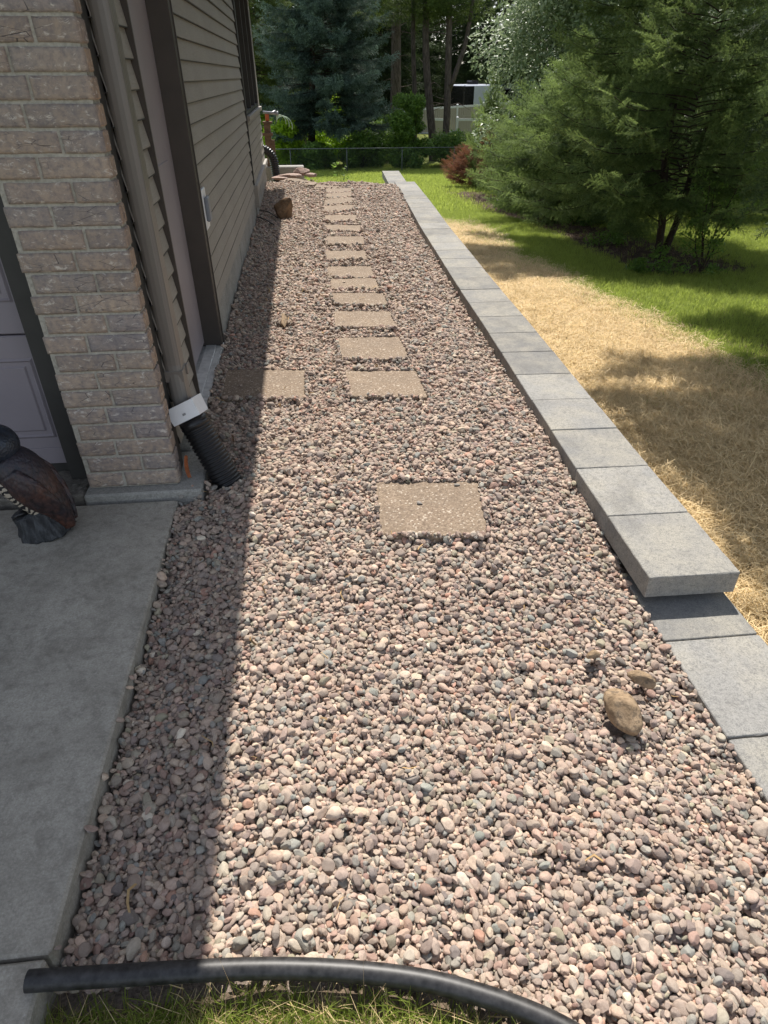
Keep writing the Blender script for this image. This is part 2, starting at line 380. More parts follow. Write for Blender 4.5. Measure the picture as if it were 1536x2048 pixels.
xs = np.concatenate([np.linspace(-60, -6, 12), np.linspace(-4, .9, 8), np.arange(1.2, 8, .12), np.arange(8.2, 20, .8), np.linspace(21, 90, 14)])
ys = np.concatenate([np.linspace(-12, -1, 8), np.arange(-.5, 16, .14), np.arange(16.5, 60, 1.0), np.linspace(62, 160, 14)])
def lz(X, Y):
    z = lawn_z(X, Y); under = (X < 1.25) & (Y < 11.4); return np.where(under, np.minimum(z, -.75), z)
lawn = grid_mesh('lawn', xs, ys, lz, M_LAWN)
c = np.array([v.co for v in lawn.data.vertices]); sw = straw_w(c[:, 0], c[:, 1]) * (c[:, 0] > 1); mw = mulch_w(c[:, 0], c[:, 1])
far = sm(30, 40, c[:, 1]) * 0
a = lawn.data.color_attributes.new('tint', 'FLOAT_COLOR', 'POINT'); a.data.foreach_set('color', np.column_stack([sw, mw, far, np.ones(len(c))]).astype(np.float32).ravel())
GZ0 = .021
bed = grid_mesh('gravel_bed', np.arange(-.64, 1.45, .05), np.concatenate([np.arange(-.8, 11.9, .06)]), lambda X, Y: grav_z(X, Y) - GZ0, M_BED, lambda x, y: x < cap_x(y) + .12)

# front lawn edge at the photographer's feet (below the black pipe)
HOSE = np.array([(-.579, .603), (-.424, .598), (-.241, .592), (-.105, .581), (.037, .559), (.142, .536), (.209, .512), (.275, .487), (.337, .457), (.371, .437), (.413, .406), (.45, .37), (.5, .30), (.53, .2)])
def hose_y(x): return np.interp(x, HOSE[:, 0], HOSE[:, 1])
def front_z(X, Y): return grav_z(X, Y) - .012 + .008 * np.sin(X * 21 + Y * 13) * np.sin(Y * 17) + .01 * sm(.56, .3, Y)
front = grid_mesh('front_lawn', np.arange(-.60, .56, .02), np.arange(-.8, .62, .02), front_z, M_SOIL, lambda x, y: (y < hose_y(x) - .012) & (x < .52))

# concrete slab (driveway) with a joint, edge face and a lower flag near the camera
mb = MB(); mb.box(-4.5, SLABX, .655, 2.262, -.16, -.03, bev=.006)
struct(mb.build('concrete_slab', M_SLAB))
mb = MB(); mb.box(-4.5, SLABX - .005, -1.0, .648, -.16, -.032, bev=.006)
struct(mb.build('concrete_pavement', M_SLAB))

# ================================================================== HOUSE
BRX = -.558; BRY = 2.33; TOPZ = 2.55
house = thing('house', 'beige sided house with brick garage corner on the left of the gravel', 'house', (-.56, 2.4, 0))
def bricks():
    mb = MB(); mo = MB(); L = .1935; MT = .0097; ch = .0677
    mo.box(-.897, BRX - .006, BRY + .006, BRY + .085, .0, TOPZ, bev=0)
    pal = [(.34, .27, .215), (.28, .24, .215), (.40, .31, .235), (.25, .225, .225), (.42, .33, .25), (.31, .265, .23), (.37, .285, .22)]
    for r in range(int(TOPZ / ch)):
        z0 = r * ch + .004; z1 = z0 + ch - MT
        x = BRX; w_first = [.20, .118, .20, .118, .165][r % 2 if r % 7 != 5 else 4]
        xr = BRX; first = True
        while xr > -.897:
            wd = w_first if first else L
            first = False; xl = max(xr - wd, -.897 - rng.uniform(0, .006)); 
            if xr - xl > .02:
                t = np.array(pal[rng.integers(len(pal))]) * rng.uniform(.85, 1.15)
                # brick face as fine grid, edges pulled back irregularly
                nx, nz = max(4, int((xr - xl) / .008)), 8
                u = np.linspace(0, 1, nx); vv = np.linspace(0, 1, nz); U, W = np.meshgrid(u, vv)
                X = xl + U * (xr - xl); Z = z0 + W * (z1 - z0); ed = np.minimum(np.minimum(U * (xr - xl), (1 - U) * (xr - xl)), np.minimum(W, 1 - W) * (z1 - z0))
                P = np.column_stack([X.ravel() * 60, Z.ravel() * 60]); nzv = vnoise(P, 10 + r).reshape(X.shape); n2 = vnoise(P * .45, 40 + r).reshape(X.shape)
                prot = .0045 * rng.uniform(-.3, 1)
                Yv = BRY - prot + .0045 * np.exp(-ed / .0032) + .0011 * nzv + .0012 * n2
                X = X + .0016 * vnoise(P * .8, 71 + r).reshape(X.shape) * ((U < .01) | (U > .99)); Z = Z + .0016 * vnoise(P * .8, 33 + r).reshape(X.shape) * ((W < .01) | (W > .99))
                V = np.column_stack([X.ravel(), Yv.ravel(), Z.ravel()])
                F = [(j * nx + i, j * nx + i + 1, (j + 1) * nx + i + 1, (j + 1) * nx + i) for j in range(nz - 1) for i in range(nx - 1)]
                # side skirts to the mortar
                n0 = len(V); ring = [i for i in range(nx)] + [j * nx + nx - 1 for j in range(1, nz)] + [(nz - 1) * nx + i for i in range(nx - 2, -1, -1)] + [j * nx for j in range(nz - 2, 0, -1)]
                back = V[ring].copy(); back[:, 1] = BRY + .02; V = np.vstack([V, back]); k = len(ring)
                F += [(ring[(i + 1) % k], ring[i], n0 + i, n0 + (i + 1) % k) for i in range(k)]
                mb.add(V, F, t, True)
            xr = xl - MT
        # return face of the corner brick
        t = np.array(pal[rng.integers(len(pal))]) * np.array([1.15, 1.0, .85])
        mb.box(BRX - .03, BRX + .003 * rng.uniform(0, 1), BRY + .008, BRY + .08, z0, z1, t, bev=.004)
    o = mb.build('brick_facing', M_BRICK, house); mo.build('mortar', M_MORTAR, o)
bricks()
# footing ledge under the bricks, dirty apron under the garage door
mb = MB(); mb.box(-.915, -.468, 2.285, 2.62, -.14, -.004, bev=.008); mb.build('footing_ledge', M_CONC, house)
mb = MB(); mb.box(-2.6, -.918, 2.30, 2.75, -.14, -.008, bev=.006); mb.build('garage_threshold', M_DIRTY, house)
# garage door
def garage_door():
    mb = MB(); Y0 = 2.50
    def quad(a, b, c, d): mb.add([a, b, c, d], [(0, 1, 2, 3)])
    x1 = -.985; zs = [.03, .562, 1.095, 1.63, 2.16]
    for i in range(4):
        za, zb = zs[i] + .003, zs[i + 1] - .003; xr = x1
        mb.box(-2.4, xr, Y0, Y0 + .04, za, zb, bev=.004)
        for k in range(2):
            px1 = xr - .045 - k * .66; px0 = px1 - .58; pz0, pz1 = za + .115, zb - .085
            # moulded raised panel: ridge out, groove, field
            rings = [(0, 0), (.008, .006), (.018, -.004), (.026, -.004), (.036, .005)]
            prev = None
            for ins, out in rings:
                c = [(px0 + ins, Y0 - .0006 - out, pz0 + ins), (px1 - ins, Y0 - .0006 - out, pz0 + ins), (px1 - ins, Y0 - .0006 - out, pz1 - ins), (px0 + ins, Y0 - .0006 - out, pz1 - ins)]
                if prev:
                    for e in range(4): quad(prev[e], prev[(e + 1) % 4], c[(e + 1) % 4], c[e])
                prev = c
            quad(*prev)
        if i == 0: mb.box(-2.4, xr - .001, Y0 - .004, Y0 + .0, za, za + .07, bev=.001)
    o = mb.build('garage_door', M_GDOOR, house)
    mb = MB(); mb.box(-2.4, x1, Y0 + .002, Y0 + .03, -.006, .03); mb.build('door_seal', M_DKBROWN, house)
garage_door()
mb = MB(); mb.box(-.992, -.902, 2.42, 2.56, 0, TOPZ); mb.box(-.908, -.897, 2.385, 2.42, 0, TOPZ); mb.build('garage_trim', M_DKBROWN, house)
mb = MB(); mb.box(-2.4, -.9, 2.6, 2.7, 0, TOPZ); mb.box(-.896, -.60, BRY + .09, 2.7, 0.001, TOPZ); mb.box(-4.6, -2.4, 2.36, 2.7, -.1, TOPZ); mb.build('backing_wall', M_SOFFIT, house)
mb = MB(); mb.box(-.60, -.566, 2.412, 2.50, 0, TOPZ); mb.build('corner_gap_shade', M_DKBROWN, house)  # dark board standing in for the shaded gap left of the downspout
# siding
def siding(name, y0, y1, z0, z1, x, lap=.0935, zoff=0, out=.015):
    mb = MB(); k = 0; z = z0
    ny = max(2, int((y1 - y0) / .25)); yy = np.linspace(y0, y1, ny)
    while z < z1 - .01:
        zt = min(z + lap, z1); w1 = .0012 * np.sin(yy * 2.3 + z * 40)
        rows = [(x - .004, z - .002), (x + out, z), (x + out + .0005, z + .006), (x + .0015, zt + .001)]
        V = []
        for (xx, zz) in rows: V += [(xx + (w1[i] if xx > x + .005 else 0), yy[i], zz + (w1[i] * .6)) for i in range(ny)]
        F = [(r * ny + i, r * ny + i + 1, (r + 1) * ny + i + 1, (r + 1) * ny + i) for r in range(3) for i in range(ny - 1)]
        mb.add(V, F); z += lap
    o = mb.build(name, M_SID, house); mb = MB(); z = z0 + lap
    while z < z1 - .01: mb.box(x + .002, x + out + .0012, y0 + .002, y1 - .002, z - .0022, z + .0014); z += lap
    mb.build('lap_shadow_line', M_DKBROWN, o); return o  # dark strips standing in for the shadow line under each lap
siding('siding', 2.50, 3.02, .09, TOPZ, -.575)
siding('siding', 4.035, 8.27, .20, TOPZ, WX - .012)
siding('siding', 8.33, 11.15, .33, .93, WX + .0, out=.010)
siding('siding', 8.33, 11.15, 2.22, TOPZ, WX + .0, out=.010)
# backing core of the side wall
mb = MB(); mb.box(-4.6, WX - .125, 2.72, 4.03, -.1, TOPZ); mb.box(-4.6, WX - .018, 4.035, 8.29, -.3, TOPZ); mb.box(-4.6, WX - .02, 8.33, 11.14, -.4, .98); mb.box(-4.6, WX - .12, 8.30, 11.14, .98, TOPZ)
mb.box(WX - .12, -.58, 2.42, 3.035, .09, TOPZ)
mb.build('wall_core', M_SOFFIT, house)
mb = MB(); mb.box(WX - .12, -.551, 2.64, 3.045, -.15, .088, bev=.005); mb.build('foundation', M_CONC, house); mb = MB()
for a_, b_ in ((4.02, 4.62), (4.63, 5.26), (5.27, 5.88), (5.89, 6.45), (6.46, 7.05), (7.06, 7.6), (7.61, 8.27)): mb.box(WX - .1, WX - .002 - .004 * ((a_ * 7) % 1), a_, b_, -.3, .197, bev=.004)
mb.build('foundation', M_CONC, house); mb = MB()
for a_, b_ in ((8.30, 8.8), (8.81, 9.32), (9.33, 9.85), (9.86, 10.4), (10.41, 11.12)): mb.box(WX - .1, WX + .012 - .004 * ((a_ * 7) % 1), a_, b_, -.45, .262, bev=.004)
mb.build('foundation', M_CONC, house)
mb = MB(); mb.box(WX - .02, WX + .045, 8.30, 11.16, .265, .325, bev=.004); mb.box(WX - .01, WX + .042, 8.26, 8.298, .10, .325, bev=.002); mb.build('water_table_ledge', M_SID, house)
mb = MB(); mb.box(WX - .02, WX + .012, 8.285, 8.325, .31, TOPZ); mb.build('corner_strip', M_DKBROWN, house)
# far window
win = mk('window', [(0, 0, 0)], [], None, house, loc=(WX, 9.6, 1.5)); 
mb = MB(); mb.box(WX - .02, WX + .04, 8.34, 11.15, .935, .985, bev=.004); mb.build('sill', M_SID, win)
mb = MB()
for y0, y1 in ((8.36, 8.44), (9.18, 9.24), (10.0, 10.06), (10.80, 10.88)): mb.box(WX - .05, WX + .01, y0, y1, .99, 2.2)
mb.box(WX - .05, WX + .008, 8.44, 10.80, .992, 1.03); mb.box(WX - .05, WX + .008, 8.44, 10.80, 2.16, 2.2); mb.build('frame', M_DKBROWN, win)
mb = MB(); mb.box(WX - .06, WX - .035, 8.38, 10.86, .99, 2.2); mb.build('pane', M_GLASS, win)
mb = MB(); mb.box(WX - .06, WX + .012, 10.90, 11.14, .99, 2.215); mb.build('corner_board', M_SID, house)
# side door
door = mk('side_door', [(0, 0, 0)], [], None, house, loc=(-.65, 3.5, 0))
mb = MB(); mb.box(WX - .135, WX - .098, 3.09, 3.955, .02, 2.1, bev=.003); mb.box(WX - .099, WX - .094, 3.2, 3.4, .3, 1.0, bev=.002); mb.box(WX - .099, WX - .094, 3.52, 3.8, .3, 1.0, bev=.002); mb.build('door_leaf', M_DOOR, door)
mb = MB(); mb.box(WX - .12, WX + .004, 3.957, 4.03, -.002, 2.2, bev=.003); mb.box(WX - .12, WX - .012, 3.035, 3.088, -.002, 2.2, bev=.003); mb.box(WX - .12, WX + .0, 3.088, 3.957, 2.1, 2.2)
mb.box(WX - .03, WX + .010, 4.018, 4.034, -.002, 2.2); mb.box(WX - .03, WX - .002, 3.022, 3.036, -.002, 2.2); mb.build('jamb', M_BROWN, door)
mb = MB(); mb.box(WX - .125, WX + .008, 3.03, 4.02, -.035, -.004, bev=.003); mb.box(WX - .09, WX - .03, 3.09, 3.955, -.004, .004, bev=.002)
for k in range(5): mb.box(WX - .025 + k * .006, WX - .022 + k * .006, 3.04, 4.01, -.004, -.002)
mb.build('threshold', M_ALU, door)
mb = MB(); mb.box(WX - .125, WX - .004, 3.0, 4.05, -.3, -.037, bev=.004); mb.build('threshold_footing', M_CONC, door)
# outlet box
mb = MB(); mb.box(WX - .004, WX + .012, 3.985 + .06, 4.185, .625, .83, bev=.004); ob = mb.build('outlet_cover', M_WHITE, house)
mb = MB(); mb.box(WX + .012, WX + .034, 4.07, 4.155, .665, .79, bev=.006); mb.build('outlet_flap', simple('grey_plastic', (.20, .22, .25), .4, var=.05, bump=0), ob)
# roof with eave, soffit and gutter
EX = .021 * 2.42 - .265 + (2.42 / math.tan(R(SUN_EL))) * sin(R(SUN_AZ))
mb = MB()
V = [(EX, 1.35, 2.58), (EX, 9.75 + 2.0, 2.58), (-6, 11.75, 4.6), (-6, 1.35, 4.6)]; V2 = [(x, y, z + .04) for x, y, z in V]
mb.add(V + V2, [(0, 1, 2, 3), (7, 6, 5, 4), (0, 4, 5, 1), (1, 5, 6, 2), (2, 6, 7, 3), (3, 7, 4, 0)]); mb.build('roof', M_ROOF, house)
mb = MB(); mb.box(-.7, EX - .012, 1.37, 11.73, 2.50, 2.52); mb.box(-6, -.7, 1.37, 11.73, 2.53, 2.56); mb.build('soffit', M_SOFFIT, house)
mb = MB(); mb.box(EX - .11, EX, 1.36, 11.74, 2.42, 2.53, bev=.01); mb.build('gutter', M_DOWN, house)
mb = MB(); mb.box(-6, -.6, 2.36, 2.6, 2.2, 2.56); mb.build('header', M_SOFFIT, house)
# downspout: ribbed rectangular profile following down, strap
def downspout():
    hx, hy = .031, .042; cx, cy = -.533, 2.548
    prof = []
    for i in range(9):   # front face ribs (facing -Y)
        t = i / 8; prof.append((-hx + 2 * hx * t, -hy + (.0004 if i % 2 else 0) + .012 * (2 * t - 1) ** 4))
    for i in range(1, 8): prof.append((hx - (.0006 if i % 2 else 0), -hy + 2 * hy * i / 8))
    for i in range(9): prof.append((hx - 2 * hx * i / 8, hy))
    for i in range(1, 8): prof.append((-hx, hy - 2 * hy * i / 8))
    prof = np.array(prof); k = len(prof)
    zs = np.array([2.44, 2.2, 1.7, 1.2, .7, .42, .30, .20]); offx = np.array([0, 0, 0, 0, 0, 0, .006, .02]); offy = np.array([0, 0, 0, 0, 0, 0, -.02, -.04])
    V = np.concatenate([np.column_stack([prof[:, 0] + cx + ox, prof[:, 1] + cy + oy, np.full(k, z)]) for z, ox, oy in zip(zs, offx, offy)])
    F = [(i * k + (j + 1) % k, i * k + j, (i + 1) * k + j, (i + 1) * k + (j + 1) % k) for i in range(len(zs) - 1) for j in range(k)]
    mb = MB(); mb.add(V, F); o = mb.build('downspout', M_DOWN, house)
    mb = MB(); mb.box(cx - hx - .006, cx + hx + .005, cy - hy - .005, cy + hy + .002, .355, .40, bev=.002); mb.box(cx + hx + .004, cx + hx + .012, cy + .02, cy + .05, .36, .40, bev=.002); mb.build('strap', M_DOWN, o)
    mb = MB(); mb.box(cx - hx, cx + .03, 2.30, cy + hy, 2.40, 2.46); mb.build('elbow', M_DOWN, o)
downspout()

def settle(o):      # the old house has settled: its walls lean outward from the gravel by about one degree
    for ch in o.children:
        if ch.type == 'MESH' and len(ch.data.vertices):
            oz = ORI[ch.name][2]; n = len(ch.data.vertices); a = np.zeros(n * 3, np.float32); ch.data.vertices.foreach_get('co', a); a = a.reshape(-1, 3); a[:, 0] -= .021 * np.maximum(a[:, 2] + oz, 0); ch.data.vertices.foreach_set('co', a.ravel()); ch.data.update()
        settle(ch)
settle(house)

# ================================================================== DRAIN PIPES
def corrugated(mb, P, r, pitch=.0155, amp=.006, seg=28):
    P = np.asarray(P, float); dd = np.r_[0, np.cumsum(np.linalg.norm(np.diff(P, axis=0), axis=1))]; L = dd[-1]
    t = np.arange(0, L, pitch / 6); Q = np.column_stack([np.interp(t, dd, P[:, i]) for i in range(3)])
    for _ in range(20): Q[1:-1] = (Q[:-2] + Q[2:] + Q[1:-1] * 2) / 4
    ph = t / pitch * 2 * pi; rr = r + amp * np.clip(np.cos(ph) * 1.6, -1, 1) * .5
    mb.tube(Q, rr, seg)
dp = thing('drain_pipe', 'black corrugated drain pipe running from white downspout adapter into the gravel', 'drain pipe', (-.42, 2.45, -.03))
top = np.array([-.497, 2.478, .215]); bot = np.array([-.372, 2.395, -.06]); ax = (bot - top)
mb = MB(); corrugated(mb, [top + ax * .05, top + ax * .5, bot + ax * .12], .0565); mb.build('corrugated_hose', M_BLACKP, dp)
mb = MB(); mb.tube([top + ax * .012, top + ax * .15], [.0575, .0575], 32); mb.build('collar', M_BLACKP, dp)
# white rectangular adapter: open funnel box
zax = Vector(-ax).normalized(); xax = Vector((.78, -.62, .0)); xax = (xax - zax * xax.dot(zax)).normalized(); yax = zax.cross(xax)
xax = Vector((1, -.10, .25)); xax = (xax - zax * xax.dot(zax)).normalized(); yax = zax.cross(xax)
M = Matrix((xax, yax, zax)).transposed().to_4x4(); M.translation = Vector(top)
mb = MB(); hw, hd = .059, .054; t_ = .003
prof = lambda w_, h_: [(-w_, -h_), (w_, -h_), (w_, h_), (-w_, h_)]
V = []; 
for (s_, zz) in ((1.0, .0), (1.04, .068)):
    V += [(x * s_, y * s_, zz) for x, y in prof(hw, hd)]
for (s_, zz) in ((.97, .068), (.94, .012)):
    V += [(x * s_, y * s_, zz) for x, y in prof(hw, hd)]
F = []
for L_ in range(3):
    for j in range(4): F.append((L_ * 4 + j, L_ * 4 + (j + 1) % 4, (L_ + 1) * 4 + (j + 1) % 4, (L_ + 1) * 4 + j))
F.append((12, 13, 14, 15)); F.append((3, 2, 1, 0))
V = np.array(V) @ np.array(M.to_3x3()).T + np.array(M.translation); mb.add(V, F); ad = mb.build('adapter', M_WHITE, dp)
# small moulded maker mark on the adapter: a short row of strokes
mb = MB()
for k in range(5):
    V = []
    for (x, z) in ((-.004 + k * .0028, .022), (-.0025 + k * .0028, .022), (-.0015 + k * .0028, .030 + .002 * (k % 2)), (-.003 + k * .0028, .030)): V.append((x, -hd * 1.035 - .0006, z))
    V = np.array(V) @ np.array(M.to_3x3()).T + np.array(M.translation); mb.add(V, [(0, 1, 2, 3)])
mb.build('moulded_mark', M_BLACKP, ad)
fp = thing('drain_pipe', 'black corrugated pipe curving out of the far end of the house', 'drain pipe', (-.45, 11.3, .1))
mb = MB(); th = np.linspace(0, pi / 2, 12)
P = [(-.72, 11.40, .43)] + [(-.62 + .20 * sin(t), 11.4, .23 + .20 * cos(t)) for t in th] + [(-.40, 11.4, .0), (-.38, 11.38, -.12)]
corrugated(mb, P, .062, .03, .010, 20); mb.build('corrugated_hose', M_BLACKP, fp)
# dead leaf at pillar foot
mb = MB(); u = np.linspace(-1, 1, 9); V = []
for a_ in u:
    wdt = .016 * math.sqrt(max(0, 1 - a_ * a_)) + .0005
    for b_ in (-1, 0, 1): V.append((-.528 + .006 * b_ * 1 + .006 * a_ * a_, 2.372 + b_ * wdt * .5, .055 - a_ * .05 - .004 * abs(b_)))
F = [(i * 3 + j, i * 3 + j + 1, (i + 1) * 3 + j + 1, (i + 1) * 3 + j) for i in range(8) for j in range(2)]
V = np.array(V); V[:, 1] -= 0; mb.add(V, F, None, True); tag(mb.build('dead_leaf', simple('orange_dead_leaf', (.30, .09, .03), .6, var=.4, scale=60), loc=(-.528, 2.37, .0)), 'curled orange dead leaf standing at the foot of the brick corner', 'leaf')

# ================================================================== RETAINING WALL
def wall():
    t = thing('retaining_wall', 'grey concrete block retaining wall with flat caps along the gravel', 'wall', (1.2, 5, -.1))
    def cap(y0, y1, x0, x1, zt, th, wid=.308, skew=0.0):
        n = 6; mb = MB(); tn = np.array([.245, .241, .23]) * rng.uniform(.74, 1.22) + np.array([1, .9, .6]) * rng.uniform(0, .02)
        ang = math.atan2(x1 - x0, y1 - y0) ; L = math.hypot(x1 - x0, y1 - y0)
        M = Matrix.Translation((x0, y0, zt)) @ Matrix.Rotation(-ang + rng.uniform(-.004, .004), 4, 'Z')
        slab_ring(mb, [(0, .0015), (wid, .0015), (wid, L - .0025), (0, L - .0025)], rng.uniform(-.0015, .0015), th, tn, M=M, seed=int(abs(y0) * 100)); mb.build('cap_stone', M_CAP, t)
    ys_ = [1.567, 1.93, 2.284, 2.636, 2.972, 3.309, 3.655, 4.0]; y = 4.0
    while y < 11.0: y += .338; ys_.append(y)
    for a_, b_ in zip(ys_[:-1], ys_[1:]): cap(a_, b_, float(cap_x(a_)), float(cap_x(b_)), 0.0, .082)
    # lower stepped course in front
    for a_, b_ in ((1.404, 1.745), (1.04, 1.402), (.69, 1.038), (.34, .688), (-.01, .338), (-.36, -.012)): cap(a_, b_, 1.031, 1.031, -.12, .1)
    # far lower course
    y = 11.5; ye = [y + .345 * k for k in range(7)]
    for a_, b_ in zip(ye[:-1], ye[1:]): cap(a_, b_, float(cap_x(a_)) - .03, float(cap_x(b_)) - .03, -.12, .1)
    # body courses below
    mb = MB(); y = 1.75
    while y < 13.4:
        x = float(cap_x(y)); M = Matrix.Translation((x + .045, y, 0)) @ Matrix.Rotation(-math.atan2(float(cap_x(y + .3)) - x, .3), 4, 'Z')
        zt = -.084 if y < 11.2 else -.225
        if y > 10.9 and y < 11.5: zt = -.225
        mb.box(0, .22, .002, .338, -.22 if y < 11.0 else -.35, zt, (.26, .255, .245), bev=.004, M=M)
        for c_ in range(1, 8):
            z1 = -.222 - .15 * (c_ - 1)
            if y > 10.9: z1 -= .13
            mb.box(.0, .23, .002 - .0, .338, z1 - .148, z1, (.26, .255, .245), bev=.005, M=M)
        y += .34
    y = -.36
    while y < 1.7:
        mb.box(1.05, 1.32, y + .002, y + .338, -.4, -.223, (.26, .255, .245), bev=.004); y += .34
    mb.box(1.05, 1.32, 1.405, 1.74, -.118, -.10, (.2, .2, .2)) if False else None
    mb.build('block_courses', M_CAP, t)
wall()

# ================================================================== STEPPING STONES
STN = [([(.21, 2.30), (.63, 2.26), (.58, 1.89), (.20, 1.94)], 'nearest pebble-faced square stepping stone, alone in the open gravel'),
 ([(-.475, 3.55), (-.05, 3.50), (-.05, 3.12), (-.475, 3.16)], 'pebble-faced stepping stone half in shade below the side door'),
 ([(.16, 3.46), (.55, 3.42), (.56, 3.06), (.17, 3.12)], 'pebble-faced stepping stone beside the one at the side door'),
 ([(.145, 3.97), (.53, 3.95), (.54, 3.57), (.15, 3.61)], 'second stepping stone of the straight row, just past the side door'),
 ([(.15, 4.54), (.53, 4.50), (.54, 4.14), (.14, 4.19)], 'third stepping stone of the row with a raised dark near edge'),
 ([(.15, 5.00), (.54, 4.96), (.54, 4.65), (.16, 4.72)], 'fourth stepping stone of the row'),
 ([(.15, 5.43), (.53, 5.42), (.53, 5.10), (.15, 5.14)], 'fifth stepping stone of the row'),
 ([(.15, 5.88), (.54, 5.84), (.52, 5.47), (.15, 5.53)], 'sixth stepping stone of the row'),
 ([(.16, 6.44), (.53, 6.40), (.52, 6.06), (.16, 6.09)], 'seventh stepping stone of the row'),
 ([(.19, 7.10), (.57, 7.06), (.55, 6.71), (.19, 6.72)], 'eighth stepping stone of the row'),
 ([(.20, 7.66), (.58, 7.58), (.57, 7.27), (.20, 7.33)], 'ninth stepping stone of the row, just before the big brown rock'),
 ([(.20, 8.25), (.59, 8.24), (.56, 7.90), (.20, 7.90)], 'tenth stepping stone of the row, level with the big brown rock'),
 ([(.22, 8.84), (.61, 8.90), (.55, 8.56), (.21, 8.47)], 'eleventh stepping stone of the row, past the big brown rock'),
 ([(.25, 9.40), (.63, 9.48), (.60, 9.16), (.23, 9.03)], 'twelfth stepping stone of the row, tilted up on its far side'),
 ([(.29, 9.87), (.65, 9.96), (.62, 9.62), (.27, 9.52)], 'thirteenth stepping stone of the row near the crest of the gravel'),
 ([(.30, 10.30), (.68, 10.36), (.66, 10.04), (.31, 9.98)], 'fourteenth stepping stone of the row near the crest of the gravel'),
 ([(.12, 10.75), (.55, 10.60), (.52, 10.38), (.08, 10.50)], 'stepping stone where the row turns left toward the house'),
 ([(-.22, 11.05), (.20, 10.80), (.13, 10.55), (-.26, 10.80)], 'last stepping stone, tilted beside the stacked flat rocks')]
SLABS = []
for k, (q, lab) in enumerate(STN):
    q = np.array(q, float); c_ = q.mean(0); q = c_ + (q - c_) * 1.035; zt = float(grav_z(*c_)) + (.016 if k else .007)
    tilt = {4: .012, 13: .05, 14: .035, 15: .04, 16: .05, 17: .06, 11: .02, 12: .03}.get(k, 0.004)
    tn = np.array([.23, .17, .115]) * rng.uniform(.85, 1.1); mb = MB()
    zf = (lambda x, y, c_=c_, tilt=tilt, k=k: tilt * np.clip((y - c_[1]) / .18, -.2, 1) * .5 + (.014 * sm(0, -.15, y - c_[1]) if k == 4 else 0))
    slab_ring(mb, q, zt, .045, tn, rc=.036, jit=.0018, seed=50 + k, zf=zf, bev=.007)
    o = mb.build('stepping_stone', M_AGG, loc=(c_[0], c_[1], zt)); tag(o, lab, 'stepping stone', 'square stepping stones in the gravel')
    SLABS.append((q, zt + tilt * .3))

# ================================================================== ROCKS
def ico(n=3):
    import bmesh
    bm = bmesh.new(); bmesh.ops.create_icosphere(bm, subdivisions=n, radius=1); V = np.array([v.co for v in bm.verts]); F = np.array([[v.index for v in f.verts] for f in bm.faces]); bm.free(); return V, F
ICO4 = ico(4); ICO3 = ico(3); ICO5 = ico(5)
def rockshape(seed, planes=9, base=ICO5, rough=.03, dmin=.62):
    r = np.random.default_rng(seed); V = base[0].copy()
    for _ in range(planes):
        n = r.normal(size=3); n /= np.linalg.norm(n); dd = r.uniform(dmin, .95); s = V @ n - dd; V = V - np.where(s > 0, s, 0)[:, None] * n * .92
    V = V * (1 + rough * vnoise(V * 2.5, seed)[:, None] + rough * .55 * vnoise(V * 9, seed + 1)[:, None]); return V
def m_rock(name, a, b, c=(.1, .08, .06)):
    m, n = mat(name, rough=.9, spec=.25); v = n.coord('Object'); f = n.noise(v, 16, 6, .7, .3); g = n.noise(v, 120, 5, .7)
    cc = n.ramp(f, [(.38, a), (.58, b)]); cc = n.mix(n.ramp(n.noise(v, 38, 6, .7), [(.52, 0), (.62, .75)]), cc, c); cc = n.mix(n.ramp(g, [(.35, .6), (.47, 0)]), cc, tuple(x * .45 for x in a)); n.l(cc, n.bs.inputs['Base Color'])
    n.bump(n.math('ADD', f, n.math('MULTIPLY', g, .4)), .6, .008); return m
M_ROCKT = m_rock('tan_rock', (.20, .14, .085), (.34, .245, .155)); M_ROCKB = m_rock('brown_rock', (.14, .085, .05), (.26, .17, .10)); M_ROCKP = m_rock('pinkish_rock', (.30, .20, .16), (.45, .34, .29))
ROCKS = []
def rock(seed, loc, size, rot, m, label, name='rock', planes=9, dmin=.62, group=None):
    V = rockshape(seed, planes, dmin=dmin, rough=.06) * np.array(size); Mx = np.array(Euler(rot).to_matrix()); V = V @ Mx.T + np.array(loc)
    o = mk(name, V, ICO5[1], m, loc=loc, smooth=True); tag(o, label, 'rock', group); ROCKS.append((loc[0], loc[1], max(size[0], size[1]) * .8, loc[2]))
    return o
rock(11, (.766, 1.122, -.074), (.042, .070, .042), (.1, 0, .12), M_ROCKT, 'large egg-shaped tan rock on the gravel near the low caps', planes=5, dmin=.75)
rock(23, (.868, 1.225, -.078), (.042, .022, .022), (0, .1, -.5), M_ROCKT, 'small blocky brown rock just behind the egg-shaped tan one', planes=8)
rock(31, (.765, 1.330, -.075), (.024, .016, .016), (0, 0, .2), M_ROCKT, 'tiny rough tan stone on the sunny gravel near the end cap', planes=9)
rock(48, (-.235, 8.2, .09), (.15, .12, .17), (.25, .25, .4), M_ROCKB, 'big angular brown rock by the house at the shadow edge', planes=16, dmin=.38)
rock(52, (-.18, 4.32, .026), (.024, .11, .024), (.12, 0, -.05), M_ROCKT, 'long pale yellow stone lying at the shadow edge by the house', planes=8)
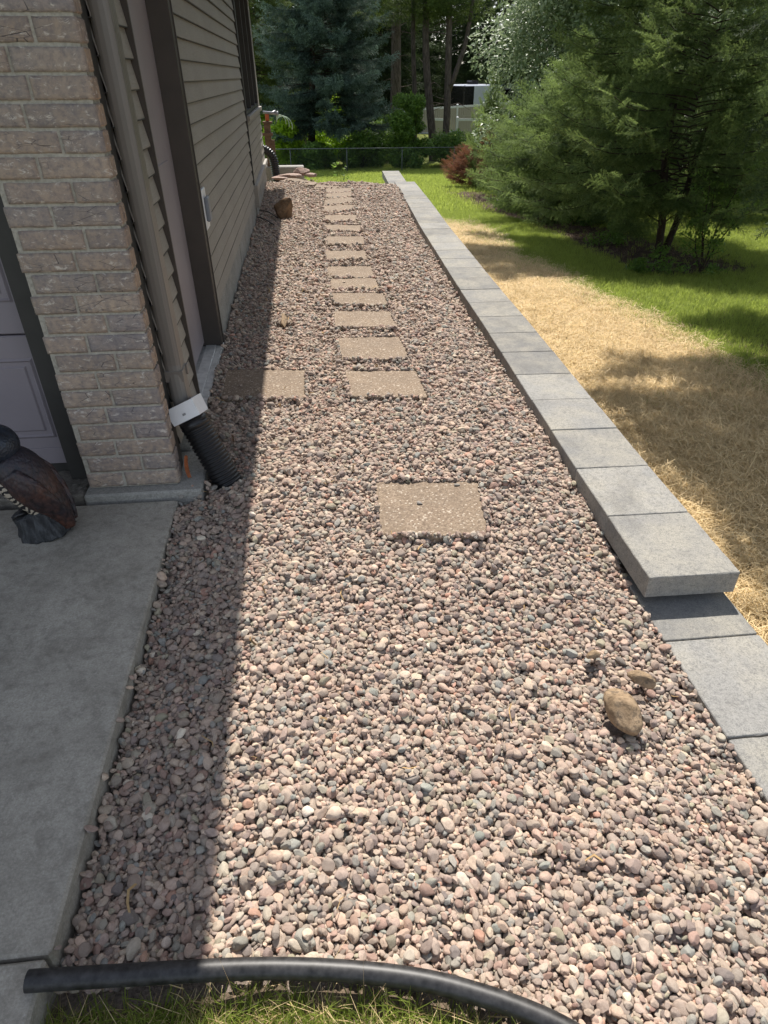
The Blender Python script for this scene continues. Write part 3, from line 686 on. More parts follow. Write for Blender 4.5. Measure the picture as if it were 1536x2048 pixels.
for k, (x, y, z, sx, sy, sz, rz, lab) in enumerate([
    (-.18, 11.25, .085, .20, .13, .035, .3, 'flat pinkish rock lowest in the pile at the far house corner'),
    (-.02, 11.32, .13, .13, .09, .055, -.3, 'rounded pinkish rock topping the pile at the far house corner'),
    (-.34, 11.15, .065, .13, .10, .03, .1, 'flat pale rock in front of the far concrete kerb'),
    (.12, 11.25, .09, .12, .08, .03, -.2, 'flat pinkish rock at the right end of the far pile')]):
    rock(60 + k, (x, y, z), (sx, sy, sz), (0, 0, rz), M_ROCKP, lab)
mb = MB(); mb.box(-.62, .02, 12.0, 12.22, -.35, .13, bev=.012); tag(mb.build('concrete_kerb', M_CONC, loc=(-.3, 12.1, -.1)), 'low pale concrete kerb behind the pile of flat rocks', 'kerb')
# wires / twigs by the far wall
for k, (P, lab) in enumerate([([(-.54, 8.62, .02), (-.42, 8.35, .045), (-.30, 8.0, .03)], 'upper of two thin black cables from the foundation to the brown rock'), ([(-.54, 8.12, .03), (-.44, 7.95, .03), (-.34, 7.72, .012)], 'lower of two thin black cables sticking out of the foundation')]):
    mb = MB(); P = np.array(P); t = np.linspace(0, 2, 9); Q = np.column_stack([np.interp(t, [0, 1, 2], P[:, i]) for i in range(3)]); mb.tube(Q, .006, 6); tag(mb.build('cable', M_BLACKP, loc=P[1]), lab, 'cable', 'black cables at the foundation')

# ================================================================== BLACK PIPE in the foreground
hx = np.concatenate([HOSE[:-1]]); tt = np.linspace(0, len(hx) - 1, 90); Q = np.column_stack([np.interp(tt, np.arange(len(hx)), hx[:, i]) for i in range(2)])
for _ in range(30): Q[1:-1] = (Q[:-2] + Q[2:] + 2 * Q[1:-1]) / 4
Q3 = np.column_stack([Q, grav_z(Q[:, 0], Q[:, 1]) + .022]); Q3[:, 2] = np.maximum(Q3[:, 2], np.interp(Q[:, 0], [-.58, -.3, .4], [-.012, -.025, -.045]))
mb = MB(); mb.tube(Q3, .0185, 24); mb.add([(0, 0, -9)], []); mb = MB(); mb.tube(Q3, .0185, 24, caps=False)
mb.tube(Q3[:2] + np.array([0, 0, 0]), [.0145, .0145], 20); tag(mb.build('poly_pipe', M_HOSE, loc=tuple(Q3[30])), 'smooth black plastic pipe curving between grass and gravel in front', 'pipe')
HOSEQ = Q3

# ================================================================== GRAVEL: pebbles dropped one by one onto a height field
def pebble_protos():
    m, n = mat('river_pebble', rough=.8, spec=.35); t = n.attr('tint', 'INSTANCER').outputs['Color']; v = n.coord('Object')
    oi = n.n('ShaderNodeObjectInfo'); va = n.n('ShaderNodeVectorMath', operation='ADD'); n.l(v, va.inputs[0]); n.l(t, va.inputs[1])
    sc_ = n.n('ShaderNodeVectorMath', operation='SCALE'); n.l(t, sc_.inputs[0]); sc_.inputs['Scale'].default_value = 40; n.l(sc_.outputs[0], va.inputs[1])
    f = n.noise(va.outputs[0], 1.6, 6, .7, .4); g = n.noise(va.outputs[0], 9, 4, .75)
    c = n.mix(n.ramp(f, [(.35, .55), (.6, 0)]), t, n.mix(1.0, t, (.62, .58, .58), 'MULTIPLY')); c = n.mix(n.ramp(g, [(.55, 0), (.75, .35)]), c, (.58, .52, .46)); c = n.mix(n.ramp(g, [(.3, .4), (.42, 0)]), c, (.10, .08, .075))
    n.l(c, n.bs.inputs['Base Color']); n.bump(g, .35, .04)
    out = []
    for k in range(20):
        ang = k % 4 != 0
        V = rockshape(100 + k, planes=int(rng.integers(6, 12)) if ang else int(rng.integers(2, 6)), base=ICO4 if k < 20 else ICO3, rough=.045, dmin=.54 if ang else .70)
        V = V / np.abs(V).max(0); out.append(proto('pebble_form', V, ICO4[1], m))
    return out
PAL = np.array([(.335, .262, .225), (.30, .235, .205), (.385, .30, .25), (.35, .255, .215), (.27, .225, .20), (.25, .24, .225), (.235, .25, .245), (.40, .285, .235), (.30, .19, .16), (.215, .165, .155), (.45, .36, .29), (.36, .32, .27), (.56, .49, .42), (.42, .23, .17), (.18, .155, .15), (.45, .33, .26), (.29, .265, .20)])
PW = np.array([14, 12, 13, 10, 9, 7, 3.5, 8, 6, 6, 7, 5, .7, 1.8, 4, 5, 2.5]); PW /= PW.sum()
def quad_mask(X, Y, q, grow=0.0):
    c_ = q.mean(0); m = np.ones(X.shape, bool)
    for i in range(4):
        a, b = q[i], q[(i + 1) % 4]; e = b - a; nrm = np.array([e[1], -e[0]]) / np.linalg.norm(e)
        if np.dot(nrm, c_ - a) > 0: nrm = -nrm
        m &= ((X - a[0]) * nrm[0] + (Y - a[1]) * nrm[1]) < grow
    return m
def drop(y0, y1, res, mean_a, layers, r_, fine=1.0):
    x0, x1 = -.64, 1.46; nx = int((x1 - x0) / res); ny = int((y1 - y0) / res)
    gx = x0 + (np.arange(nx) + .5) * res; gy = y0 + (np.arange(ny) + .5) * res; X, Y = np.meshgrid(gx, gy)
    H = grav_z(X, Y) - GZ0 + .003 * np.sin(X * 9 + Y * 7) * np.sin(Y * 8 - X * 4)
    bad = np.zeros(H.shape, bool); soft = np.zeros(H.shape, bool)
    for q, zt in SLABS:
        if q[:, 1].max() < y0 - .1 or q[:, 1].min() > y1 + .1: continue
        mk_ = quad_mask(X, Y, q); H[mk_] = zt; soft |= quad_mask(X, Y, q, -.006)
    wl = np.where(Y > 4.0, WX, np.where(Y > 2.99, -.535, np.where(Y > 2.62, -.552, -.466)))
    m1 = (X < wl + .012) & (Y > 2.28); H[m1] = .02; bad |= m1
    m2 = (X < SLABX + .011) & (Y <= 2.28); H[m2] = -.03; bad |= m2
    cx_ = cap_x(Y); m3 = np.where(Y > 1.567, X > cx_ + .035, X > 1.031 - .003); H[m3] = np.where(Y > 1.567, .0, -.12)[m3]; bad |= m3 | ((Y > 1.567) & (X > cx_ + .008))
    for (rx, ry, rr, rz) in ROCKS: bad |= (X - rx) ** 2 + (Y - ry) ** 2 < (rr * .75) ** 2
    fy = hose_y(X); hp = np.abs(Y - fy) < .019; H = np.where(hp, np.maximum(H, grav_z(X, Y) + .01), H); bad |= (Y < fy + .012) & (X < .56)
    bad |= (X + .39) ** 2 + (Y - 2.405) ** 2 < .062 ** 2
    bad |= (X < -.2) & (Y > 11.6)
    P, Rz, S, Zn, = [], [], [], []
    A = (x1 - x0) * (y1 - y0); 
    sp = mean_a * 1.42 
    base = []
    for j in range(int((y1 - y0) / (sp * .87))):
        for i in range(int((x1 - x0) / sp)): base.append((x0 + (i + .5 * (j % 2)) * sp, y0 + j * sp * .87, 0))
    base = np.array(base); base[:, :2] += r_.normal(size=(len(base), 2)) * sp * .25; r_.shuffle(base)
    n2 = int(len(base) * (layers - 1))
    cand = np.column_stack([r_.uniform(x0, x1, n2), r_.uniform(y0, y1, n2), np.ones(n2)]); allp = np.vstack([base, cand])
    siz = np.exp(r_.normal(0, .33, len(allp))) * mean_a * fine; siz = np.clip(siz, mean_a * .45, mean_a * 2.3)
    big = r_.random(len(allp)) < .012; siz[big] *= 1.3
    asp = r_.uniform(.52, .92, len(allp)); flat = r_.uniform(.33, .66, len(allp)); yaw = r_.uniform(0, pi, len(allp))
    trial = r_.uniform(-1, 1, (len(allp), 3, 2)) * sp * 1.5
    Hs = H
    for k in range(len(allp)):
        x, y, l = allp[k]
        a = siz[k]; b = a * asp[k]; c_ = a * flat[k]
        if l:      # later pebbles look for the lowest of a few spots
            best = None
            for (tx, ty) in trial[k]:
                i = int((x + tx - x0) / res); j = int((y + ty - y0) / res)
                if 2 < i < nx - 2 and 2 < j < ny - 2 and not bad[j, i] and not soft[j, i]:
                    hh = Hs[j, i] - float(GS[j, i])if GS is not None else Hs[j, i]
                    if best is None or hh < best[0]: best = (hh, x + tx, y + ty)
            if best is None: continue
            x, y = best[1], best[2]
            if best[0] > .03: continue
        i = int((x - x0) / res); j = int((y - y0) / res)
        if not (0 <= i < nx and 0 <= j < ny) or bad[j, i]: continue
        if soft[j, i] and r_.random() > .0008: continue
        w_ = int(a / res) + 1; ia, ib, ja, jb = max(0, i - w_), min(nx, i + w_ + 1), max(0, j - w_), min(ny, j + w_ + 1)
        dx = gx[ia:ib][None, :] - x; dy = gy[ja:jb][:, None] - y; cy, sy = cos(yaw[k]), sin(yaw[k])
        u = (dx * cy + dy * sy) / a; v = (-dx * sy + dy * cy) / b; r2 = u * u + v * v; ins = r2 < .92
        if ins.sum() < 3: continue
        h = Hs[ja:jb, ia:ib][ins]; dxx = np.broadcast_to(dx, r2.shape)[ins]; dyy = np.broadcast_to(dy, r2.shape)[ins]; pr = c_ * np.sqrt(1 - r2[ins])
        hm = h - h.mean(); sxx = (dxx * dxx).sum() + 1e-9; syy = (dyy * dyy).sum() + 1e-9
        ga = max(-.9, min(.9, (hm * dxx).sum() / sxx)); gb = max(-.9, min(.9, (hm * dyy).sum() / syy)); ga *= .7; gb *= .7
        pl = ga * dxx + gb * dyy; q_ = np.sort(h - pl + pr); z = q_[int(len(q_) * .52)]
        Hs[ja:jb, ia:ib][ins] = np.maximum(h, z + pl + pr)
        P.append((x, y, z)); S.append((a, b, c_)); Zn.append((-ga, -gb, 1)); Rz.append((cy, sy, 0))
    return np.array(P), np.array(S), np.array(Zn), np.array(Rz)
GS = None
def gravel():
    global GS
    r_ = np.random.default_rng(21); out = []
    for (y0, y1, res, ma, ly) in ((.28, 2.2, .0028, .0084, 2.2), (2.2, 4.6, .0036, .0090, 2.0), (4.6, 11.75, .0055, .0106, 1.7)):
        x0 = -.64; nx = int(2.1 / res); ny = int((y1 - y0) / res); gx = x0 + (np.arange(nx) + .5) * res; gy = y0 + (np.arange(ny) + .5) * res
        X, Y = np.meshgrid(gx, gy); GS = grav_z(X, Y)
        out.append(drop(y0, y1, res, ma, ly, r_))
    P = np.vstack([o[0] for o in out]); S = np.vstack([o[1] for o in out]); Z = np.vstack([o[2] for o in out]); Xh = np.vstack([o[3] for o in out]); n = len(P)
    Z = Z + r_.normal(0, .16, Z.shape) * np.array([1, 1, 0]); E = eul(Z, Xh)
    t = PAL[r_.choice(len(PAL), n, p=PW)] * np.array([1.385, 1.335, 1.195]) * r_.uniform(.78, 1.14, (n, 1)) * r_.uniform(.97, 1.03, (n, 3)); t = t.mean(1)[:, None] * np.array([1.09, .985, .885]) * .25 + t * .75
    # fine dark grit and splintered bits between
    idx = r_.integers(0, 20, n)
    o = scatter('gravel', P, E, S * 1.05, idx, pebble_protos(), t); o['label'] = 'mixed pink, tan and grey river pebbles filling the bed beside the house'; o['category'] = 'gravel'
    print('pebbles', n)
gravel()

# ================================================================== VEGETATION
def spray_template(nside, step, nl, nw, seed, dirs=3, wood=True):
    """flat spray of needled twigs along +x, length 1. returns verts, tris, tint"""
    r = np.random.default_rng(seed); V = []; F = []; T = []
    tw = [((0, 0, 0), (1, 0, -.05), 1.0)]
    for k in range(nside):
        t = .12 + .8 * k / max(1, nside - 1); s = 1 if k % 2 else -1; L = (.50 - .30 * t) * r.uniform(.8, 1.15); a = s * r.uniform(.75, 1.05)
        tw.append(((t, 0, -.05 * t * t), (t + L * cos(a), L * sin(a), -.05 * t * t - .06 * L + r.normal(0, .02)), L))
    for (p, q, L) in tw:
        p = np.array(p); q = np.array(q); ax = (q - p); l = np.linalg.norm(ax); ax /= l; side = np.cross((0, 0, 1), ax); side /= np.linalg.norm(side); up = np.cross(ax, side)
        n = max(2, int(l / step))
        for i in range(n + 1):
            c = p + ax * l * (i / n) 
            for d_ in range(dirs):
                th = 2 * pi * (d_ + .5 * (i % 2)) / dirs + r.normal(0, .3)
                rad = side * cos(th) + up * sin(th) * .75; dd = rad * .8 + ax * r.uniform(.45, .8); dd /= np.linalg.norm(dd); ln = nl * r.uniform(.75, 1.15)
                w_ = np.cross(dd, up if abs(dd @ up) < .8 else side); w_ /= np.linalg.norm(w_)
                b = len(V); V += [c - w_ * nw / 2, c + w_ * nw / 2, c + dd * ln]; F.append((b, b + 1, b + 2))
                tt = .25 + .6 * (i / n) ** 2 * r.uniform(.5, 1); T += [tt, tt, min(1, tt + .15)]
    return np.array(V), np.array(F), np.array(T)
T_NEAR = [spray_template(8, .042, .085, .019, s, 3) for s in (1, 2, 3)]
T_MID = [spray_template(7, .055, .11, .026, s, 3) for s in (4, 5)]
T_DENSE = [spray_template(7, .07, .13, .055, s, 3) for s in (8, 9)]
T_FAR = [spray_template(5, .11, .17, .050, s, 2) for s in (6, 7)]
def frames(D, up, r, roll=.35):
    D = D / (np.linalg.norm(D, axis=1)[:, None] + 1e-9); U = up + r.normal(0, roll, D.shape); Y = np.cross(U, D); Y /= np.linalg.norm(Y, axis=1)[:, None] + 1e-9; Z = np.cross(D, Y)
    return np.stack([D, Y, Z], axis=2)
def place_tmpl(tmpls, P, Fm, S, bright, r):
    Vs, Fs, Ts = [], [], []; off = 0; ch = r.integers(0, len(tmpls), len(P))
    for k, (V, F, T) in enumerate(tmpls):
        m = ch == k
        if not m.any(): continue
        W = np.einsum('nij,vj->nvi', Fm[m], V) * S[m][:, None, None] + P[m][:, None, :]; n = m.sum()
        Vs.append(W.reshape(-1, 3)); Fs.append((F[None] + (np.arange(n) * len(V))[:, None, None]).reshape(-1, 3) + off); off += n * len(V)
        Ts.append(np.clip(T[None] * .75 + bright[m][:, None], 0, 1).ravel())
    return np.vstack(Vs), np.vstack(Fs), np.concatenate(Ts)
def conifer(seed, h, rad, z0=.8, nb=90, tm=T_MID, sl=.38, droop=.25, tipup=.3, dens=1.0, hang=0.0, lean=(0, 0), clip=None, gap=.12, tr=.16, sector=None):
    """returns (crown V,F,T), MB trunk; coordinates relative to the foot"""
    r = np.random.default_rng(seed); P, D, S, B = [], [], [], []; mb = MB(); lb = MB(); conifer.limbs = lb
    zz = np.linspace(-.3, h, 12); mb.tube(np.column_stack([lean[0] * (zz / h) ** 1.2 + .03 * np.sin(zz * 1.1 + seed), lean[1] * (zz / h) + .03 * np.cos(zz * .9), zz]), tr * (1 - .93 * np.clip(zz / h, 0, 1)) + tr * .5 * np.exp(-np.clip(zz + .3, 0, 9) * 2.5), 10)
    for k in range(nb):
        t = (k + r.random()) / nb; z = z0 + (h - z0) * t ** 1.15; az = k * 2.399 + r.normal(0, .35)
        if sector and not (sector[0] < (az % (2 * pi)) < sector[1]) and z < 3: 
            pass
        L = rad(z / h) * r.uniform(.72, 1.12)
        if r.random() < gap: L *= r.uniform(.35, .7)
        L = max(L, .25); bb = r.uniform(-.12, .16); el = .25 + .5 * (z / h) - droop * r.uniform(.6, 1.3); dv = np.array([cos(az), sin(az)])
        nseg = 7; pts = []; 
        for i in range(nseg + 1):
            u = i / nseg; pts.append((lean[0] * z / h + dv[0] * L * u, lean[1] * z / h + dv[1] * L * u, z + L * (u * math.tan(el) - droop * .9 * u * u + tipup * .45 * u ** 4)))
        pts = np.array(pts)
        keep = np.ones(nseg + 1, bool) if clip is None else clip(pts) | (np.hypot(pts[:, 0], pts[:, 1]) < .6)
        last = nseg + 1 if keep.all() else int(np.argmin(keep))
        if last >= 2: lb.tube(pts[:last], np.linspace(max(.008, L * .0065), .003, nseg + 1)[:last], 4, caps=False)
        ns = max(3, int(L / sl * 4.2 * dens))
        for i in range(ns):
            u = .22 + .78 * (i + r.random()) / ns
            if i == ns - 1: u = 1
            p = np.array([np.interp(u, np.linspace(0, 1, nseg + 1), pts[:, q]) for q in range(3)]); f = min(nseg - 1, int(u * nseg)); ax = pts[f + 1] - pts[f]; ax /= np.linalg.norm(ax)
            if i == ns - 1: a = 0
            else: a = (1 if i % 2 else -1) * r.uniform(.45, 1.1)
            d_ = np.array([ax[0] * cos(a) - ax[1] * sin(a), ax[0] * sin(a) + ax[1] * cos(a), ax[2] - hang * r.uniform(.2, 1) - (.12 if a else 0)])
            s = sl * (1.15 - .45 * u) * r.uniform(.75, 1.25) 
            P.append(p + r.normal(0, .02, 3)); D.append(d_); S.append(s); B.append(-.27 + bb + .5 * u ** 3 * r.uniform(.5, 1.2) + r.normal(0, .07))  # outer sprays brighter, inner darker: sunlit tips and shaded depth put into the tint
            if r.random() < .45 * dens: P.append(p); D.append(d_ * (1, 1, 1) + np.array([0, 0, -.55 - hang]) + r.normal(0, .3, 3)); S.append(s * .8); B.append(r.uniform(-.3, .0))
    P = np.array(P); D = np.array(D); S = np.array(S); B = np.array(B)
    if clip is not None: m = clip(P); P, D, S, B = P[m], D[m], S[m], B[m]
    Fm = frames(D, np.array([0, 0, 1.0]), r, .75); return place_tmpl(tm, P, Fm, S, B, r), mb
def tree_obj(kind, label, cat, loc, crown, mb, mleaf, mbark, group=None, smooth=False, limbs=None, wood='trunk', stems=()):
    t = thing(kind, label, cat, loc, group); V, F, T = crown
    if limbs is None and 'conifer' in kind or 'spruce' in kind or kind == 'dead_bush': limbs = conifer.limbs
    if limbs is not None: limbs.v = [v + np.array(loc) for v in limbs.v]; limbs.build('limbs', mbark, t)
    for q in stems: q.v = [v + np.array(loc) for v in q.v]; q.build('stem', mbark, t)
    mk('crown', V + np.array(loc), F, mleaf, t, tint=np.column_stack([T, T, T]))
    mb.v = [v + np.array(loc) for v in mb.v]; mb.build(wood, mbark, t); return t
def copy_tree(src, loc, rz=0, sc=1.0, label=None, group=None):
    r = src.copy(); COL.objects.link(r); r.location = loc; r.rotation_euler = (0, 0, rz); r.scale = (sc, sc, sc) if not hasattr(sc, '__len__') else sc
    if label: r['label'] = label
    if group: r['group'] = group
    for ch in list(src.children): c_ = ch.copy(); COL.objects.link(c_); c_.parent = r
    return r
def leafcloud(clumps, n, size, r, upb=.5, tint=(.2, .9), shell=.55):
    """leaves spread through a set of ellipsoid clumps: (cx,cy,cz,rx,ry,rz)"""
    C_ = np.array(clumps); w_ = C_[:, 3] * C_[:, 4] * C_[:, 5]; w_ = w_ ** .8; k = r.choice(len(C_), n, p=w_ / w_.sum()); d_ = r.normal(size=(n, 3)); d_ /= np.linalg.norm(d_, axis=1)[:, None]
    rr = shell + (1 - shell) * r.random(n) ** .5; rr = np.where(r.random(n) < .3, r.random(n), rr); rr *= 1 + .25 * vnoise(d_ * 3 + k[:, None], 9); P = C_[k, :3] + d_ * rr[:, None] * C_[k, 3:]
    nn = d_ * .5 + np.array([0, 0, upb]) + r.normal(0, .55, (n, 3)); nn /= np.linalg.norm(nn, axis=1)[:, None]; a = np.cross(nn, r.normal(size=(n, 3))); a /= np.linalg.norm(a, axis=1)[:, None]; b = np.cross(nn, a)
    s = size * r.uniform(.6, 1.25, n)[:, None]
    V = np.stack([P - a * s, P + b * s * .42 + nn * s * .1, P + a * s, P - b * s * .42 + nn * s * .1], 1).reshape(-1, 3); i = np.arange(n)[:, None] * 4; F = np.concatenate([i + [0, 1, 2], i + [0, 2, 3]])
    T = np.repeat(np.clip(r.uniform(tint[0], tint[1], n), 0, 1), 4); return V, F, T
def leafy(kind, label, cat, loc, h, rw, n, size, m, seed, stems=5, group=None, tint=(.1, .9), nclump=14, low=.12, stemr=.02, upb=.5, bark=None):
    r = np.random.default_rng(seed); cl = []
    for k in range(nclump):
        z = h * (low + (.93 - low) * r.random()); rho = rw * math.sqrt(r.random()) * (1.05 - .55 * abs(z / h - .45)) * .75; az = r.uniform(0, 2 * pi); q = rw * r.uniform(.22, .42)
        cl.append((rho * cos(az), rho * sin(az), z, q, q, q * r.uniform(.7, 1.1)))
    V, F, T = leafcloud(cl, n, size, r, upb, tint); mb = MB()
    for k in range(stems):
        c_ = cl[k % len(cl)]; t = np.linspace(0, 1, 6)[:, None]; a = np.array([r.normal(0, .04), r.normal(0, .04), -.05]); b = np.array(c_[:3]); P = a + (b - a) * t; P[:, :2] += .06 * np.sin(t * 3) * r.normal(size=2) 
        mb.tube(P, np.linspace(stemr, stemr * .25, 6), 6, caps=False)
    return tree_obj(kind, label, cat, loc, (V, F, T), mb, m, bark or M_BARKD, group, wood='stems')
def base(x, y, dz=0): return (x, y, float(lawn_z(x, y)) + dz)

CLN = lambda P: (P[:, 0] > -3.62 + .0873 * P[:, 2]) & (P[:, 1] - .62 * P[:, 2] < np.where(P[:, 0] > -1.7, .9, -.35)) & ((P[:, 2] > 2.45) | (P[:, 1] > .55))
CLH = lambda P: (P[:, 0] > -3.1 + .0873 * P[:, 2]) & ((P[:, 0] < 1.2) | (P[:, 2] < 2.4)) & ((P[:, 1] - .62 * P[:, 2] > -3.7) | (P[:, 2] < 2.4))
# ---- near right: the big dark spruce whose limbs hang over the corner of the lawn
def rad_big(t): return np.interp(t, [0, .15, .28, .5, .8, 1], [2.9, 3.1, 4.3, 4.3, 2.4, .2])
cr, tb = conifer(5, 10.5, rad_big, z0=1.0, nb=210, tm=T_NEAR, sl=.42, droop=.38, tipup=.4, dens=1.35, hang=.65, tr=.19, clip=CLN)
lb0 = conifer.limbs; cr2, _t = conifer(6, 10.5, rad_big, z0=3.3, nb=300, tm=T_DENSE, sl=.5, droop=.3, tipup=.4, dens=1.5, hang=.2, tr=.1, gap=.34, clip=CLN); conifer.limbs = lb0  # extra dense foliage above the view, added to shade the near straw
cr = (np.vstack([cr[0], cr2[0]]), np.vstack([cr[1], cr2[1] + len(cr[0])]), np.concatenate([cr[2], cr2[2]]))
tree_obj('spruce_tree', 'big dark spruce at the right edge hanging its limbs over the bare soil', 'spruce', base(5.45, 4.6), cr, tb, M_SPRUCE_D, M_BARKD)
# ---- the hedge row of soft green conifers with bare leaning stems
def hedge_tree(seed, h, rd, z0, nb=84, hang=.12):
    cr, mb = conifer(seed, h, rd, z0=z0, nb=nb, tm=T_NEAR if seed < 23 else T_MID, sl=.36, droop=.30, tipup=.6, dens=1.05, hang=hang, lean=(.1, 0), tr=.07, clip=CLH if h > 7 else None)
    if h > 7:
        lb0 = conifer.limbs; c2, _t = conifer(seed + 5, h, rd, z0=h * .45, nb=150, tm=T_DENSE, sl=.5, droop=.3, tipup=.4, dens=1.2, hang=.2, tr=.1, gap=.3, clip=CLH); conifer.limbs = lb0  # dense flared upper crown out of view, added to shade straw and lawn
        cr = (np.vstack([cr[0], c2[0]]), np.vstack([cr[1], c2[1] + len(cr[0])]), np.concatenate([cr[2], c2[2]]))
    r = np.random.default_rng(seed); st = []
    for k in range(4):
        az = r.uniform(0, 2 * pi); q = r.uniform(.25, .6); t = np.linspace(0, 1, 8); P = np.column_stack([q * cos(az) * t ** .8 + .03 * np.sin(t * 7), q * sin(az) * t ** .8 + .03 * np.cos(t * 6), -.1 + t * 1.9]); m_ = MB(); m_.tube(P, np.linspace(.05, .022, 8), 8); st.append(m_)
        for j in range(4):
            b = P[2 + j]; a2 = r.uniform(0, 2 * pi); m_.tube([b, b + np.array([.2 * cos(a2), .2 * sin(a2), .1]), b + np.array([.42 * cos(a2), .42 * sin(a2), .3])], [.012, .008, .003], 5, caps=False)
    return cr, mb, st
HG = 'row of soft green conifers along the lawn'
def rdef(rw): return lambda t: rw * (.6 + .4 * math.sin(min(1, t * 1.25) * pi)) * (1 - t ** 3)
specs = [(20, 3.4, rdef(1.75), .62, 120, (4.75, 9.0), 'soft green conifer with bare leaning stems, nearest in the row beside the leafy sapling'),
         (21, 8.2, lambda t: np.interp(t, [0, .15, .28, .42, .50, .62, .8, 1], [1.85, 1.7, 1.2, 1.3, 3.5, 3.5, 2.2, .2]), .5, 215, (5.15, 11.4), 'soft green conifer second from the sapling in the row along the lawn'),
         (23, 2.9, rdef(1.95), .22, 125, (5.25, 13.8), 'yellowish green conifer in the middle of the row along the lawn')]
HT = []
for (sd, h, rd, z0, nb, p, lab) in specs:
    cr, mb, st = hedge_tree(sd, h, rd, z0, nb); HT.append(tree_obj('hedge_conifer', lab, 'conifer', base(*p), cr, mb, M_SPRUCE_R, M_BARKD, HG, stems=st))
copy_tree(HT[2], base(5.75, 16.2), 2.1, .95, 'soft green conifer fourth in the row, hiding the lower pale leafed tree')
copy_tree(HT[2], base(6.25, 18.9), 4.0, .8, 'yellow green conifer last in the row, near the reddish dead bush')
copy_tree(HT[2], base(5.95, 23.6), 1.0, (.40, .40, 1.05), 'narrow green conifer between the pale leafed tree and the dead bush')
copy_tree(HT[0], base(9.6, 13.2), 1.0, 1.3, 'conifer standing behind the hedge row above the sunny side lawn')
# ---- pale glossy tree behind the row
leafy('pale_leaf_tree', 'tall shrub with pale glossy leaves rising behind the green conifers', 'tree', base(7.6, 21.5), 6.6, 2.9, 42000, .075, M_LEAF_P, 41, stems=9, nclump=46, low=.2, stemr=.06, upb=.8, tint=(.0, 1.0))
leafy('pale_leaf_tree', 'pale leafed shrub glimpsed between the dark spruce limbs at upper right', 'tree', base(11.5, 19), 6.2, 3.0, 26000, .085, M_LEAF_P, 43, stems=7, nclump=40, low=.15, stemr=.06, upb=.8, tint=(.0, .8))
# ---- dead reddish conifer and small things at the lawn edge
rr_ = lambda t: 1.25 * (1 - t) ** .6
cr, mb = conifer(61, 1.05, rr_, z0=.1, nb=60, tm=T_MID, sl=.26, droop=.1, tipup=.3, dens=1.0, tr=.03); tree_obj('dead_bush', 'reddish brown dead conifer lying at the edge of the far lawn', 'bush', base(5.55, 24.2), cr, mb, M_RED, M_BARKD)
cr, mb = conifer(62, 1.6, lambda t: .55 * (1 - t) ** .6, z0=.3, nb=46, tm=T_MID, sl=.22, droop=.1, tipup=.3, dens=.8, tr=.03); tree_obj('dead_bush', 'upright rust coloured dead conifer beside the lying one', 'bush', base(5.75, 22.6), cr, mb, M_RED, M_BARKD)
leafy('shrub', 'low dark leafy shrub between the dead bush and the conifer row', 'shrub', base(6.3, 21.0), 1.2, .9, 5000, .05, M_LEAF_G, 45, nclump=12)
# sapling with three stems
def sapling():
    r = np.random.default_rng(77); loc = base(4.75, 7.95); mb = MB(); C_ = []
    for (dx, dy, hh) in ((-.10, .1, 1.05), (.22, -.02, 1.15), (.36, .0, .75), (.02, .15, .9), (-.22, 0, .6)):
        t = np.linspace(0, 1, 7); P = np.column_stack([dx * t ** 1.2 + .02 * np.sin(t * 9), dy * t, -.03 + hh * t]); mb.tube(P, np.linspace(.011, .003, 7), 6, caps=False)
        for j in range(2, 7): 
            a = r.uniform(0, 6.28); q = P[j] + np.array([.16 * cos(a), .16 * sin(a), .07]); mb.tube([P[j], q], [.004, .002], 4, caps=False); C_.append((*q, .10, .10, .07)); C_.append((*P[j], .08, .08, .08))
    for k in range(7): a = r.uniform(0, 6.28); C_.append((.22 * cos(a), .2 * sin(a), .05, .13, .13, .05))
    tree_obj('sapling', 'thin leafy sapling of several stems in front of the sunny side lawn', 'sapling', loc, leafcloud(C_, 1500, .027, r, .4, (.0, .8), .2), mb, M_LEAF_G, M_BARKD, wood='stems')
sapling()
for k, (x, y, h_, w_, lab) in enumerate(((4.2, 8.1, .28, .3, 'tuft of dark weeds at the foot of the leaning hedge stem'), (4.55, 10.4, .35, .35, 'leafy weed growing in the soil under the conifer row'), (5.0, 13.0, .4, .4, 'dark weed patch between the middle hedge stems'), (5.0, 17.0, .5, .5, 'dark weed patch under the last hedge conifers'))):
    leafy('weed', lab, 'weed', base(x, y), h_, w_, 700, .03, M_LEAF_G, 90 + k, stems=4, nclump=8, stemr=.004, tint=(0, .6))

# ---- far: blue spruce, pines, wood
cr, mb = conifer(71, 18, lambda t: 4.3 * (1 - t) ** .65, z0=1.9, nb=330, tm=T_FAR + T_MID[:1], sl=.62, droop=.30, tipup=.55, dens=1.35, hang=.1, tr=.30, gap=.2)
zz = np.linspace(-.3, 7, 8); st = MB(); st.tube(np.column_stack([-.95 + .07 * zz, 0 * zz, zz]), np.linspace(.24, .1, 8), 10)
tree_obj('blue_spruce', 'large blue green spruce with drooping layered boughs in front of the wood', 'spruce', base(1.45, 42.0), cr, mb, M_SPRUCE_B, M_BARKD, stems=[st])
cr, mb = conifer(72, 15, lambda t: 3.4 * (1 - t) ** .6, z0=1.5, nb=190, tm=T_FAR, sl=.75, droop=.35, tipup=.4, dens=1.2, hang=.2, tr=.28, gap=.25)
tree_obj('spruce_tree', 'olive green spruce partly hidden by the far end of the house', 'spruce', base(-2.1, 47), cr, mb, M_SPRUCE_G, M_BARKD)
